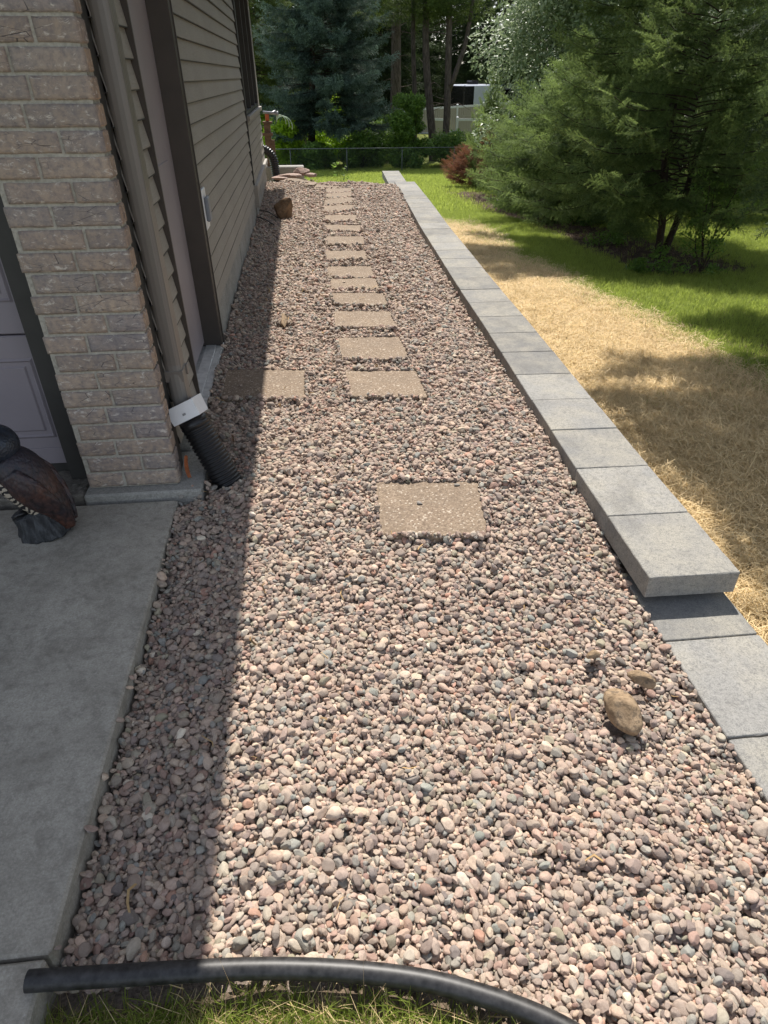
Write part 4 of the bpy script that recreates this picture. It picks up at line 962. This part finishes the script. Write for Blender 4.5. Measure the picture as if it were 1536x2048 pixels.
def pine(x, y, r0, path, lab, fork=None, seed=1, crown=True):
    loc = base(x, y); t = thing('pine_tree', lab, 'pine', loc, 'tall bare trunked pines by the white fence'); P = np.array(path); zz = np.linspace(P[0, 2], P[-1, 2], 40); Q = np.column_stack([np.interp(zz, P[:, 2], P[:, 0]), np.interp(zz, P[:, 2], P[:, 1]), zz]); 
    for _ in range(6): Q[1:-1] = (Q[:-2] + Q[2:] + 2 * Q[1:-1]) / 4
    mb = MB(); mb.tube(Q + loc, np.linspace(r0 * 1.15, r0 * .55, 40), 14); r = np.random.default_rng(seed)
    if fork: mb.tube(np.array(fork) + loc, np.linspace(r0 * .75, r0 * .5, len(fork)), 12)
    for k in range(12):
        z = r.uniform(2.4, 8); a = r.uniform(0, 6.28); b = np.array([np.interp(z, Q[:, 2], Q[:, 0]), np.interp(z, Q[:, 2], Q[:, 1]), z]) + loc; L = r.uniform(.5, 1.8)
        mb.tube([b, b + np.array([L * .5 * cos(a), L * .5 * sin(a), .12]), b + np.array([L * cos(a), L * sin(a), r.uniform(-.2, .5)])], [.03, .018, .006], 5, caps=False)
    mb.build('trunk', M_BARK, t)
    if crown:
        (V, F, T), m2 = conifer(seed + 300, 17, lambda t_: 2.9 * (1 - (t_ - .45) ** 2 * 2.2) if t_ < .9 else 1.0, z0=6.4, nb=80, tm=T_FAR, sl=.8, droop=.15, dens=.8, tr=.02)
        mk('crown', V + np.array(loc), F, M_SPRUCE_G, t, tint=np.column_stack([T, T, T]))
pine(6.72, 44.6, .135, [(0, 0, -.2), (-.05, 0, 3), (-.22, 0, 5.5), (-.3, 0, 13)], 'thinnest straight pine trunk, left of the three bare trunks', seed=11)
pine(7.75, 44.0, .21, [(0, 0, -.2), (-.1, 0, 1.5), (-.35, 0, 3), (-.62, 0, 5), (-.7, 0, 8), (-.6, 0, 13)], 'thick slightly bent pine trunk in the middle of the three', seed=12)
pine(8.35, 43.4, .19, [(0, 0, -.4), (0, 0, 2.5), (-.05, 0, 5), (-.15, 0, 8), (-.1, 0, 13)], 'forked pine trunk on the right of the three bare trunks', fork=[(0, 0, 3.4), (.35, 0, 4.3), (.85, .1, 5.6), (1.1, .2, 7), (1.3, .2, 10)], seed=13)
pine(6.6, 53, .36, [(0, 0, -.4), (0, 0, 5), (0, 0, 13)], 'massive dark trunk standing deep behind the blue spruce', seed=14)
# wood behind: shared dark conifer
cr, mb = conifer(81, 15, lambda t: 3.3 * (1 - t) ** .5, z0=.6, nb=170, tm=T_FAR, sl=1.0, droop=.35, tipup=.3, dens=1.15, hang=.3, tr=.3)
WG = 'dark conifers of the wood beyond the fences'
w0 = tree_obj('wood_conifer', 'dark conifer in the wood beyond the fences, one of a dense mass', 'conifer', base(3.5, 60), cr, mb, M_DARKCON, M_BARKD, WG)
cr, mb = conifer(82, 12, lambda t: 3.0 * (1 - t) ** .45, z0=.5, nb=150, tm=T_FAR, sl=.95, droop=.3, tipup=.3, dens=1.15, hang=.3, tr=.25)
w1 = tree_obj('wood_conifer', 'dark conifer in the wood beyond the fences, one of a dense mass', 'conifer', base(-3.6, 56), cr, mb, M_DARKCON, M_BARKD, WG)
r = np.random.default_rng(5)
for (x, y) in [(-9, 62), (-6, 68), (-.5, 66), (.2, 57), (6.8, 64), (9.5, 78), (12.6, 86), (3, 74), (17.5, 84), (20.5, 76), (22, 66), (24.5, 58), (27, 70), (-3, 78), (6.5, 84), (21, 92), (28, 50), (30, 84), (34, 62), (15.5, 96), (26, 42), (33, 47), (24, 34), (30, 36), (38, 52), (16.5, 30.5), (21, 27), (40, 40)]:
    copy_tree(w0 if r.random() < .5 else w1, base(x, y, -.1), r.uniform(0, 6.28), r.uniform(.9, 1.25), group=WG)
leafy('broadleaf_tree', 'sunlit broad leafed tree showing through gaps at the upper right', 'tree', base(15.5, 21), 7, 3.6, 24000, .13, M_LEAF_G, 51, stems=7, nclump=40, low=.12, stemr=.09, tint=(.3, 1))
leafy('broadleaf_tree', 'yellow green leafy tree above the sunny lawn behind the hedge row', 'tree', base(13.0, 26), 7, 3.2, 22000, .13, M_LEAF_G, 52, stems=7, nclump=36, low=.12, stemr=.09, tint=(.3, 1))
r = np.random.default_rng(9); cl = []
for k in range(150):
    x = -26 + 100 * (k + r.random()) / 150; cl.append((x, 103 + r.uniform(-3, 5) - .25 * max(0, x - 20), r.uniform(-2, 11), 3.4, 2.6, 3.6))
V, F, T = leafcloud(cl, 60000, .42, r, .3, (0, .8), .3); o = mk('distant_woods', V, F, M_DARKCON, tint=np.column_stack([T, T, T]), loc=(20, 103, 0)); o['kind'] = 'stuff'; o['label'] = 'dark far woods closing the view'; o['category'] = 'woods'
# shrubs by the fences
leafy('shrub', 'rounded leafy green shrub standing at the end of the far lawn', 'shrub', base(5.75, 39.2), 3.5, 1.35, 13000, .085, M_LEAF_G, 46, nclump=22, low=.08, tint=(.0, .8))
leafy('shrub', 'low weedy shrub at the foot of the forked pine', 'shrub', base(8.3, 40.5), 1.5, 1.6, 7000, .08, M_LEAF_G, 47, nclump=18, low=.1, tint=(0, .7))
leafy('shrub', 'bushy plants along the chain link fence right of the pines', 'shrub', base(10.6, 39.5), 1.6, 1.7, 7000, .08, M_LEAF_G, 48, nclump=18, low=.1, tint=(0, .8))
leafy('ornamental_reed', 'bright yellow green clump of reeds behind the fence by the house', 'reed', base(-1.0, 40.5), 2.1, 1.5, 9000, .13, M_LEAF_Y, 49, nclump=26, low=.05, tint=(.3, 1), upb=-.2)
for k, (x, y, h_, w_, n_, lab, mm) in enumerate([(.9, 39.5, 1.2, 1.3, 5200, 'leafy undergrowth at the foot of the blue spruce', M_LEAF_G), (3.2, 40.5, 1.7, 1.4, 6000, 'olive undergrowth behind the fence right of the spruce trunks', M_LEAF_G), (4.2, 44.0, 2.3, 1.6, 7000, 'brownish green brush between the blue spruce and the rounded shrub', M_LEAF_G), (2.2, 46.5, 2.8, 2.2, 9000, 'sunlit brush seen beneath the blue spruce boughs', M_LEAF_Y), (-1.6, 45.5, 2.6, 2.0, 8000, 'sunlit greenery left of the spruce trunks', M_LEAF_Y), (6.0, 47.5, 2.2, 1.8, 7000, 'dark brush below the massive trunk', M_LEAF_G), (12.5, 44, 2.0, 1.8, 7000, 'dark shrub beside the white gate', M_LEAF_G)]):
    leafy('undergrowth_bush', lab, 'bush', base(x, y), h_, w_, n_, .10, mm, 120 + k, nclump=20, low=.06, tint=(0, .75))
# little weeds growing on the gravel crest
for k, (x, y, h_, lab) in enumerate([(.62, 11.35, .42, 'thin weed with yellowish leaves on the crest of the gravel'), (.48, 11.45, .55, 'tall spindly grass stalk on the crest of the gravel')]):
    leafy('weed', lab, 'weed', (x, y, float(grav_z(x, y)) - .02), h_, .09, 24, .028, M_LEAF_G, 140 + k, stems=4, nclump=6, stemr=.004, low=.3)

# ================================================================== FENCES, CAMPER, POST
def zline(Y, py): return 1.35 + np.interp(py, [150, 200, 250, 300, 350], [.0002, -.0267, -.0546, -.0836, -.1136]) * Y
def chainlink():
    Y0 = 36.6; zb, zt = float(lawn_z(0, Y0)) - .02, -1.62; t = thing('chain_link_fence', 'low grey chain link fence across the end of the far lawn', 'fence', (0, Y0, zb)); m = simple('galvanised_steel', (.12, .135, .13), .7, metal=.2, var=.2, scale=20, bump=0)
    x0, x1 = -2.6, 9.1
    mb = MB(); mb.tube([(x0, Y0, zt), (x1, Y0, zt)], .021, 8); mb.build('top_rail', m, t)
    for x in (-.55, 2.18, 4.9, 7.5, 9.1): mb = MB(); mb.tube([(x, Y0 + .03, zb - .1), (x, Y0 + .03, zt + .03)], .024, 8); mb.build('post', m, t)
    mb = MB(); s = .085; h_ = zt - zb
    x = x0 - h_
    while x < x1:
        for sg in (0, 1):
            a = (x, zb) if sg == 0 else (x, zt); b = (x + h_, zt) if sg == 0 else (x + h_, zb); mb.tube([(a[0], Y0, a[1]), (b[0], Y0 + .004, b[1])], .0017, 3, caps=False)
        x += s
    mb.build('wire_mesh', m, t)
    t = thing('chain_link_gate', 'chain link gate with rounded frame beside the conifer row', 'gate', (9.3, Y0, zb)); mb = MB(); th = np.linspace(0, pi / 2, 6)
    P = [(9.25, Y0, zb)] + [(9.25 + .18 * (1 - cos(q)), Y0, zt + .0 + .18 * sin(q) - .1) for q in th] + [(10.9, Y0, zt + .16)]
    mb.tube(P, .02, 8); mb.build('frame', m, t)
    mb = MB(); x = 9.25 - h_
    while x < 10.9:
        for sg in (0, 1):
            xa, xb = max(x, 9.25), min(x + h_, 10.9)
            f = lambda q: zb + (q - x) if sg == 0 else zt - (q - x)
            if xb > xa: mb.tube([(xa, Y0, f(xa)), (xb, Y0, f(xb))], .0017, 3, caps=False)
        x += s
    mb.build('wire_mesh', m, t)
chainlink()
M_VW = simple('white_vinyl', (.62, .64, .66), .45, var=.04, bump=0); M_VB = simple('tan_vinyl_panel', (.36, .33, .28), .6, var=.06, scale=2, bump=0)
def vinyl(name, lab, pts, zt, h_, np_, pw=.13):
    t = thing(name, lab, 'fence', (pts[0][0], pts[0][1], zt[0] - h_)); n = np_
    for k in range(n + 1):
        u = k / n; x = pts[0][0] + (pts[1][0] - pts[0][0]) * u; y = pts[0][1] + (pts[1][1] - pts[0][1]) * u; z = zt[0] + (zt[1] - zt[0]) * u
        mb = MB(); mb.box(x - pw / 2, x + pw / 2, y - pw / 2, y + pw / 2, z - h_ - .3, z + .06, bev=.008); mb.add([(x - pw * .62, y - pw * .62, z + .06), (x + pw * .62, y - pw * .62, z + .06), (x + pw * .62, y + pw * .62, z + .06), (x - pw * .62, y + pw * .62, z + .06), (x, y, z + .13)], [(0, 1, 4), (1, 2, 4), (2, 3, 4), (3, 0, 4), (3, 2, 1, 0)]); mb.build('post', M_VW, t)
        if k < n:
            u2 = (k + 1) / n; x2 = pts[0][0] + (pts[1][0] - pts[0][0]) * u2; y2 = pts[0][1] + (pts[1][1] - pts[0][1]) * u2; z2 = zt[0] + (zt[1] - zt[0]) * u2
            mb = MB()
            for (za, th_) in ((-.16, .14), (-h_ + .05, .12)):
                V = [(x, y - .03, z + za), (x2, y2 - .03, z2 + za), (x2, y2 - .03, z2 + za + th_), (x, y - .03, z + za + th_)]; V += [(a, b + .06, c_) for a, b, c_ in V]; mb.add(V, [(0, 1, 2, 3), (7, 6, 5, 4), (3, 2, 6, 7), (0, 4, 5, 1)])
            mb.build('rail', M_VW, t)
            mb = MB(); nb_ = max(3, int(math.hypot(x2 - x, y2 - y) / .17))
            for j in range(nb_):
                a, b = j / nb_ + .004, (j + 1) / nb_ - .004; P = [(x + (x2 - x) * q, y + (y2 - y) * q, z + (z2 - z) * q) for q in (a, b)]
                V = [(P[0][0], P[0][1] - .015, P[0][2] - h_ + .1), (P[1][0], P[1][1] - .015, P[1][2] - h_ + .1), (P[1][0], P[1][1] - .015, P[1][2] - .16), (P[0][0], P[0][1] - .015, P[0][2] - .16)]; V += [(a_, b_ + .03, c_) for a_, b_, c_ in V]; mb.add(V, [(0, 1, 2, 3), (7, 6, 5, 4), (0, 3, 7, 4), (1, 5, 6, 2)])
            mb.build('panel', M_VB, t)
vinyl('vinyl_fence', 'long white and tan vinyl fence rising behind the pine trunks', ((8.2, 60), (16.5, 60)), (-.85, -.42), 1.85, 4)
vinyl('vinyl_gate', 'shorter white and tan vinyl fence section with gate posts between the pines', ((8.9, 52), (10.15, 52)), (-1.08, -1.12), 1.75, 1)
vinyl('vinyl_fence', 'white and tan vinyl fence running right from the gate posts', ((10.75, 52), (16.5, 51)), (-1.12, -1.05), 1.75, 3)
def camper():
    t = thing('camper', 'white camper trailer with dark front panel parked beyond the vinyl fence', 'camper', (15.5, 72, -2.4)); M_DK = simple('dark_gloss_panel', (.012, .012, .014), .25, bump=0); Mw = simple('white_gelcoat', (.66, .70, .78), .3, var=.03, scale=3, bump=0)
    mb = MB(); M = Matrix.Translation((16.0, 74, 0)) @ Matrix.Rotation(.5, 4, 'Z'); mb.box(-1.25, 6.0, -1.2, 1.2, -1.9, .62, bev=.12, M=M); mb.build('body', Mw, t)
    mb = MB(); mb.box(-1.32, -1.2, -1.2, 1.2, -1.85, .52, bev=.06, M=M); mb.box(-1.25, -.05, -1.24, -1.15, -1.85, .5, bev=.03, M=M); mb.build('front_panel', M_DK, t)
    mb = MB(); mb.box(.3, 1.2, -.4, .4, .62, .92, bev=.08, M=M); mb.build('roof_unit', M_DK, t)
    for k in range(2): mb = MB(); a = M @ Vector((2.6 + k * .9, -1.25, -1.95)); b = M @ Vector((2.6 + k * .9, -1.0, -1.95)); mb.tube([a, b], .35, 20); mb.build('wheel', M_BLACKP, t)
    mb = MB(); mb.box(3.4, 4.6, -1.222, -1.19, -.5, .2, bev=.02, M=M); mb.build('window', M_GLASS, t)
camper()
# wooden post at the far house corner with a rope/clamp lying on top
pt = thing('wooden_post', 'weathered wooden deck post at the far corner of the house', 'post', (-.47, 12.1, -.1))
mb = MB(); mb.box(-.56, -.46, 12.05, 12.15, -.35, .72, bev=.006); mb.build('post_shaft', M_WOOD, pt); mb = MB(); mb.box(-.60, -.43, 12.0, 12.045, .56, .60, bev=.004); mb.box(-.46, -.41, 12.046, 12.08, .30, .50, bev=.004); mb.build('cross_piece', M_WOOD, pt); mb = MB(); mb.box(-.575, -.43, 12.04, 12.16, .722, .75, bev=.004); mb.build('post_cap', M_WOOD, pt)
hr = thing('hose_nozzle', 'grey and orange hose nozzle with pale coiled hose on top of the wooden post', 'hose', (-.46, 12.1, .76)); mb = MB(); mb.tube([(-.56, 12.1, .87), (-.42, 12.1, .86), (-.36, 12.1, .87)], [.022, .02, .035], 12); mb.tube([(-.36, 12.1, .87), (-.33, 12.1, .83)], [.035, .02], 12); mb.build('nozzle', simple('grey_metal', (.3, .3, .32), .4, metal=.4, bump=0), hr)
mb = MB(); mb.box(-.53, -.47, 12.07, 12.13, .752, .85, bev=.01); mb.build('holder', simple('orange_plastic', (.5, .11, .03), .5, bump=0), hr)
mb = MB()
for k in range(3): th = np.linspace(0, pi * 1.1, 14); rr__ = .09 + .03 * k; mb.tube(np.column_stack([-.36 + rr__ * (1 - np.cos(th)) * .8, 12.1 + .02 * k + 0 * th, .80 - .03 * k + rr__ * .7 * np.sin(th) - .02 * th]), .007, 6)
mb.build('coiled_hose', simple('pale_green_hose', (.42, .55, .42), .5, bump=0), hr)

# ================================================================== DECOY OWL
def owl():
    t = thing('bird_decoy', 'dark brown painted bird decoy on a black stump base beside the garage', 'decoy', (-1.0, 2.10, -.03)); ox, oy, oz = -1.0, 2.10, -.03
    def loft(C_, A, B, ax, seg=36, bumpf=None):
        C_ = np.array(C_, float); n = len(C_); V = []; th = np.arange(seg) * 2 * pi / seg; tt_ = np.linspace(0, n - 1, n * 5); Cc = np.column_stack([np.interp(tt_, np.arange(n), C_[:, i]) for i in range(3)]); Aa = np.interp(tt_, np.arange(n), A); Bb = np.interp(tt_, np.arange(n), B)
        for _ in range(6):
            for q in (Cc, Aa, Bb): q[1:-1] = (q[:-2] + q[2:] + 2 * q[1:-1]) / 4
        T = np.gradient(Cc, axis=0); T /= np.linalg.norm(T, axis=1)[:, None]; sd = np.array(ax, float)
        for i in range(len(Cc)):
            s_ = sd - T[i] * (sd @ T[i]); s_ /= np.linalg.norm(s_); f_ = np.cross(T[i], s_); rr = np.ones(seg)
            if bumpf is not None: rr = rr + bumpf(th, i / len(Cc))
            V.append(Cc[i] + (Aa[i] * np.cos(th) * rr)[:, None] * s_ + (Bb[i] * np.sin(th) * rr)[:, None] * f_)
        V = np.concatenate(V); n = len(Cc); F = [(i * seg + j, i * seg + (j + 1) % seg, (i + 1) * seg + (j + 1) % seg, (i + 1) * seg + j) for i in range(n - 1) for j in range(seg)] + [tuple(range(seg - 1, -1, -1)), tuple((n - 1) * seg + j for j in range(seg))]
        return V, F
    o = np.array([ox, oy, oz])
    # body: tail (low right) up to shoulders (high left)
    C_ = [(.088, -.012, .02), (.080, -.008, .06), (.050, 0, .12), (.005, .006, .19), (-.035, .01, .25), (-.060, .012, .29), (-.072, .012, .315)]
    A = [.018, .035, .058, .078, .082, .070, .045]; B = [.022, .034, .055, .080, .085, .072, .050]
    V, F = loft(C_, A, B, (0, 1, 0)); m, n = mat('decoy_feathers', rough=.42, spec=.45); v = n.coord('Object')
    vo = n.vor(n.coord('Object', (34, 34, 22), (0, .6, 0)), 2.2); fine = n.noise(n.coord('Object', (60, 60, 12), (0, .6, 0)), 3, 3); sx = n.n('ShaderNodeSeparateXYZ'); n.l(v, sx.inputs[0])
    c = n.ramp(n.noise(v, 12, 4), [(.35, (.028, .022, .026)), (.65, (.095, .040, .026))]); c = n.mix(n.ramp(vo, [(.5, 0), (.8, .6)]), c, (.008, .007, .008))
    hi = n.ramp(sx.outputs[2], [(.20, 0), (.30, .7)]); c = n.mix(hi, c, (.016, .022, .034)); n.l(c, n.bs.inputs['Base Color']); n.bump(n.math('ADD', n.math('MULTIPLY', vo, -1), fine), .6, .004)
    body = mk('body', V + o, F, m, t, smooth=True)
    # barred breast plate hugging the front-left underside
    m2, n = mat('barred_breast', rough=.6); v = n.coord('Object', (1, 1, 1), (0, .55, 0)); wv = n.n('ShaderNodeTexWave', wave_type='BANDS', bands_direction='Z'); n.l(v, wv.inputs[0]); wv.inputs['Scale'].default_value = 17; wv.inputs['Distortion'].default_value = 5; wv.inputs['Detail'].default_value = 2; wv.inputs['Detail Scale'].default_value = 2.5
    n.l(n.ramp(wv.outputs[0], [(.42, (.012, .011, .012)), (.55, (.42, .36, .28))]), n.bs.inputs['Base Color'])
    C2 = [(.045, -.015, .055), (.015, -.012, .10), (-.028, -.008, .165), (-.07, -.004, .225), (-.10, 0, .27)]; V, F = loft(C2, [.03, .042, .058, .062, .04], [.028, .036, .045, .048, .03], (0, 1, 0)); mk('breast', V + o, F, m2, t, smooth=True)
    # wings: folded, long feathers
    for s in (-1, 1):
        C3 = [(.100, s * .016, .035), (.082, s * .032, .085), (.045, s * .055, .15), (.005, s * .066, .215), (-.035, s * .062, .268)]
        V, F = loft(C3, [.006, .012, .018, .022, .014], [.014, .034, .050, .056, .034], (0, 1, 0), bumpf=lambda th, u: .05 * np.sin(th * 9 + u * 30)); mk('wing', V + o, F, m, t, smooth=True)
    # head with a lipped rim, blue black
    V = ICO4[0] * np.array([.082, .080, .072]); V[:, 2] = np.where(V[:, 2] < -.03, -.03 - (V[:, 2] + .03) * -.25, V[:, 2]); V = V + np.array([-.085, .012, .345])
    m3, n = mat('decoy_head', rough=.4, spec=.5); vv = n.vor(n.coord('Object'), 130); n.l(n.ramp(n.noise(n.coord(), 18), [(.35, (.010, .012, .018)), (.7, (.028, .038, .055))]), n.bs.inputs['Base Color']); n.bump(vv, .5, .004)
    h_ = mk('head', V + o, ICO4[1], m3, t, smooth=True)
    mb = MB(); mb.tube(np.array([(-.155, -.0, .335), (-.175, 0, .325), (-.183, 0, .305)]) + o, [.014, .009, .002], 8); mb.build('beak', M_BLACKP, h_)
    for s in (-1, 1): V = ICO3[0] * .012 + np.array([-.148, s * .035 + .01, .352]); mk('eye', V + o, ICO3[1], simple('amber_eye', (.5, .3, .03), .2, bump=0), h_, smooth=True)
    # stump base
    V, F = loft([(0, 0, 0), (-.004, 0, .03), (-.012, 0, .065), (-.022, .0, .095)], [.085, .078, .066, .06], [.098, .090, .078, .082], (0, 1, 0), 64, lambda th, u: .05 * np.sin(th * 5 + 1) + .035 * np.sin(th * 13 + u * 5) + .02 * np.sin(th * 23))
    m4, n = mat('black_stump', rough=.55, spec=.5); f = n.noise(n.coord('Object', (1, 1, .25)), 55, 5, .7, .5); n.l(n.ramp(f, [(.45, (.008, .009, .012)), (.72, (.075, .08, .085))]), n.bs.inputs['Base Color']); n.bump(f, .9, .006)
    mk('stump_base', V + o, F, m4, t, smooth=True)
    for s in (-1, 1):
        mb = MB()
        for q in (-1, 0, 1): mb.tube(np.array([(-.035, s * .03, .10), (-.06, s * .03 + q * .012, .098), (-.078, s * .03 + q * .018, .082)]) + o, [.008, .007, .003], 8)
        mb.build('foot', M_BLACKP, t)
owl()

# ================================================================== GRASS AND STRAW
def blade_proto(name, n, h, w_, spread, bend, m, seed, tr_, seg=3, lay=False):
    r = np.random.default_rng(seed); V = []; F = []; T = []
    for k in range(n):
        a = r.uniform(0, 6.28); p = np.array([r.normal(0, spread), r.normal(0, spread), 0]); hh = h * r.uniform(.55, 1.2); bd = bend * r.uniform(.2, 1.3); dv = np.array([cos(a), sin(a), 0]); sd = np.array([-sin(a), cos(a), 0]); sd = sd * cos(r.normal(0, .6)) + dv * .3; b0 = len(V); tt_ = r.uniform(*tr_)
        for i in range(seg + 1):
            u = i / seg
            if lay: c_ = p + dv * hh * (u - .5) + np.array([0, 0, .004 + .018 * r.random() + .012 * math.sin(u * pi) * r.normal()]) + sd * .012 * math.sin(u * 3 + k) ; ww = w_ * .5
            else: c_ = p + np.array([0, 0, hh * (u - .25 * bd * u * u)]) + dv * hh * bd * u * u; ww = w_ * (1 - .85 * u ** 1.5) * .5
            V += [c_ - sd * ww, c_ + sd * ww]; T += [tt_, min(1, tt_ + .1 * u)]
        for i in range(seg): F.append((b0 + 2 * i, b0 + 2 * i + 1, b0 + 2 * i + 3, b0 + 2 * i + 2))
    T = np.array(T); return proto(name, np.array(V), np.array(F), m, False, np.column_stack([T, T, T]))
def field(name, x0, x1, y0, y1, sp, fz, dens, protos, pidf, scf, seed, tilt=.15):
    r = np.random.default_rng(seed); nx, ny = int((x1 - x0) / sp), int((y1 - y0) / sp); X, Y = np.meshgrid(x0 + (np.arange(nx) + .5) * sp, y0 + (np.arange(ny) + .5) * sp); X = X.ravel() + r.uniform(-.6, .6, X.size) * sp; Y = Y.ravel() + r.uniform(-.6, .6, Y.size) * sp
    k = r.random(len(X)) < dens(X, Y); X, Y = X[k], Y[k]; P = np.column_stack([X, Y, fz(X, Y)]); n = len(P); E_ = np.column_stack([r.normal(0, tilt, n), r.normal(0, tilt, n), r.uniform(0, 6.28, n)]); s = scf(X, Y, r)[:, None] * np.ones(3)
    print(name, n); return scatter(name, P, E_, s, pidf(X, Y, r), protos, np.full((n, 3), .5))
gp = [blade_proto('grass_form', 14, .055, .0045, .02, .7, M_GRASS, 200 + k, ((.35, .8), (.2, .6), (.6, 1.0), (.1, .4))[k % 4]) for k in range(8)]
sp_ = [blade_proto('straw_form', 18, .11, .0024, .035, 0, M_STRAW, 220 + k, ((.5, 1.0), (.35, .9), (.6, 1), (.1, .6))[k % 4], 3, True) for k in range(8)]
def pid_g(X, Y, r): nz = vnoise(np.column_stack([X, Y]) * .8, 8); return np.clip((nz * 3 + 4 + r.normal(0, 1.5, len(X))), 0, 7).astype(int)
o = field('lawn_grass', 1.5, 9.5, 2.6, 16, .045, lawn_z, lambda X, Y: np.clip((1 - straw_w(X, Y)) * 1.0 + .03, 0, 1) * (1 - .96 * mulch_w(X, Y)) * (X > cap_x(Y) + .33) * np.where(X > 6.5, .55, 1), gp, pid_g, lambda X, Y, r: r.uniform(.7, 1.35, len(X)) * (1 - .25 * straw_w(X, Y)), 1)
o['label'] = 'mown green lawn grass beside the straw strip'; o['category'] = 'grass'
gf = [blade_proto('grass_form', 16, .09, .014, .06, .6, M_GRASS, 240 + k, ((.4, .8), (.5, .9), (.6, 1.0), (.3, .6))[k % 4], 2) for k in range(6)]
o = field('lawn_grass', -4, 15, 15.8, 42, .13, lawn_z, lambda X, Y: (1 - .95 * mulch_w(X, Y)) * ((X > cap_x(14) + .35) | (Y > 13.5)), gf, lambda X, Y, r: r.integers(0, 6, len(X)), lambda X, Y, r: r.uniform(.7, 1.3, len(X)), 2)
o['label'] = 'bright far lawn grass running to the chain link fence'; o['category'] = 'grass'
o = field('lawn_grass', .5, 2.2, 11.8, 15.8, .07, lawn_z, lambda X, Y: np.where((X < cap_x(Y) - .05) | (X > cap_x(Y) + .36), 1, 0), gp, pid_g, lambda X, Y, r: r.uniform(.8, 1.4, len(X)), 3); o['label'] = 'lawn grass below the far end of the block wall'; o['category'] = 'grass'
o = field('straw', 1.30, 3.3, .3, 14.6, .027, lambda X, Y: lawn_z(X, Y) + .002, lambda X, Y: straw_w(X, Y) ** .7 * (X > np.where(Y > 1.6, cap_x(Y), 1.03) + .315) * np.where(Y > 7, .65, 1), sp_, lambda X, Y, r: r.integers(0, 8, len(X)), lambda X, Y, r: r.uniform(.7, 1.3, len(X)) * (1 + .02 * Y), 4, .22)
o['label'] = 'loose golden straw spread over new seed beside the wall'; o['category'] = 'straw'
o = field('leaf_litter', 3.2, 5.9, 2.8, 22, .09, lawn_z, lambda X, Y: mulch_w(X, Y) * .5, [blade_proto('litter_form', 7, .07, .008, .04, 0, m_leaf('litter', (.05, .032, .02), (.20, .13, .085), .8, .1), 260 + k, (.1, 1), 2, True) for k in range(4)], lambda X, Y, r: r.integers(0, 4, len(X)), lambda X, Y, r: r.uniform(.6, 1.3, len(X)), 5); o['label'] = 'brown leaf litter and bark on the soil under the conifers'; o['category'] = 'leaf litter'
# foreground tufts
fg = [blade_proto('grass_form', 9, .062, .0030, .010, .8, M_GRASS, 280 + k, ((.3, .8), (.2, .6), (.5, 1.0), (.1, .5))[k % 4], 5) for k in range(8)]
dg = [blade_proto('dry_grass_form', 7, .05, .0022, .014, 1.6, M_STRAW, 300 + k, (.1, .8), 4) for k in range(4)]
def fdens(X, Y):
    nz = vnoise(np.column_stack([X * 7, Y * 7]), 12); return ((Y < hose_y(X) - .03) & (X < .45)) * np.clip(.75 + .6 * nz + .35 * sm(-.2, -.5, X) + .25 * sm(.5, .42, Y) - .25 * sm(.1, .3, X), .06, 1)
o = field('front_grass', -.57, .45, .1, .585, .0105, front_z, fdens, fg + dg, lambda X, Y, r: np.where(r.random(len(X)) < .32, r.integers(8, 12, len(X)), r.integers(0, 8, len(X))), lambda X, Y, r: r.uniform(.5, 1.15, len(X)), 6, .45)
o['label'] = 'patchy green and dry grass in front of the black plastic pipe'; o['category'] = 'grass'

# a few bits of blown debris on the pebbles
db = [blade_proto('debris_form', 1, .05, .006, .0, 0, m_leaf('dry_bits', (.10, .06, .03), (.45, .30, .14), .8, .1), 400 + k, (.1, 1), 3, True) for k in range(4)]
o = field('leaf_debris', -.5, 1.0, .65, 9, .21, lambda X, Y: grav_z(X, Y) + .006, lambda X, Y: (X < cap_x(Y) - .05) * .6, db, lambda X, Y, r: r.integers(0, 4, len(X)), lambda X, Y, r: r.uniform(.3, 1.2, len(X)), 8, .3); o['label'] = 'small dry leaf bits and stalks lying on the pebbles'; o['category'] = 'debris'
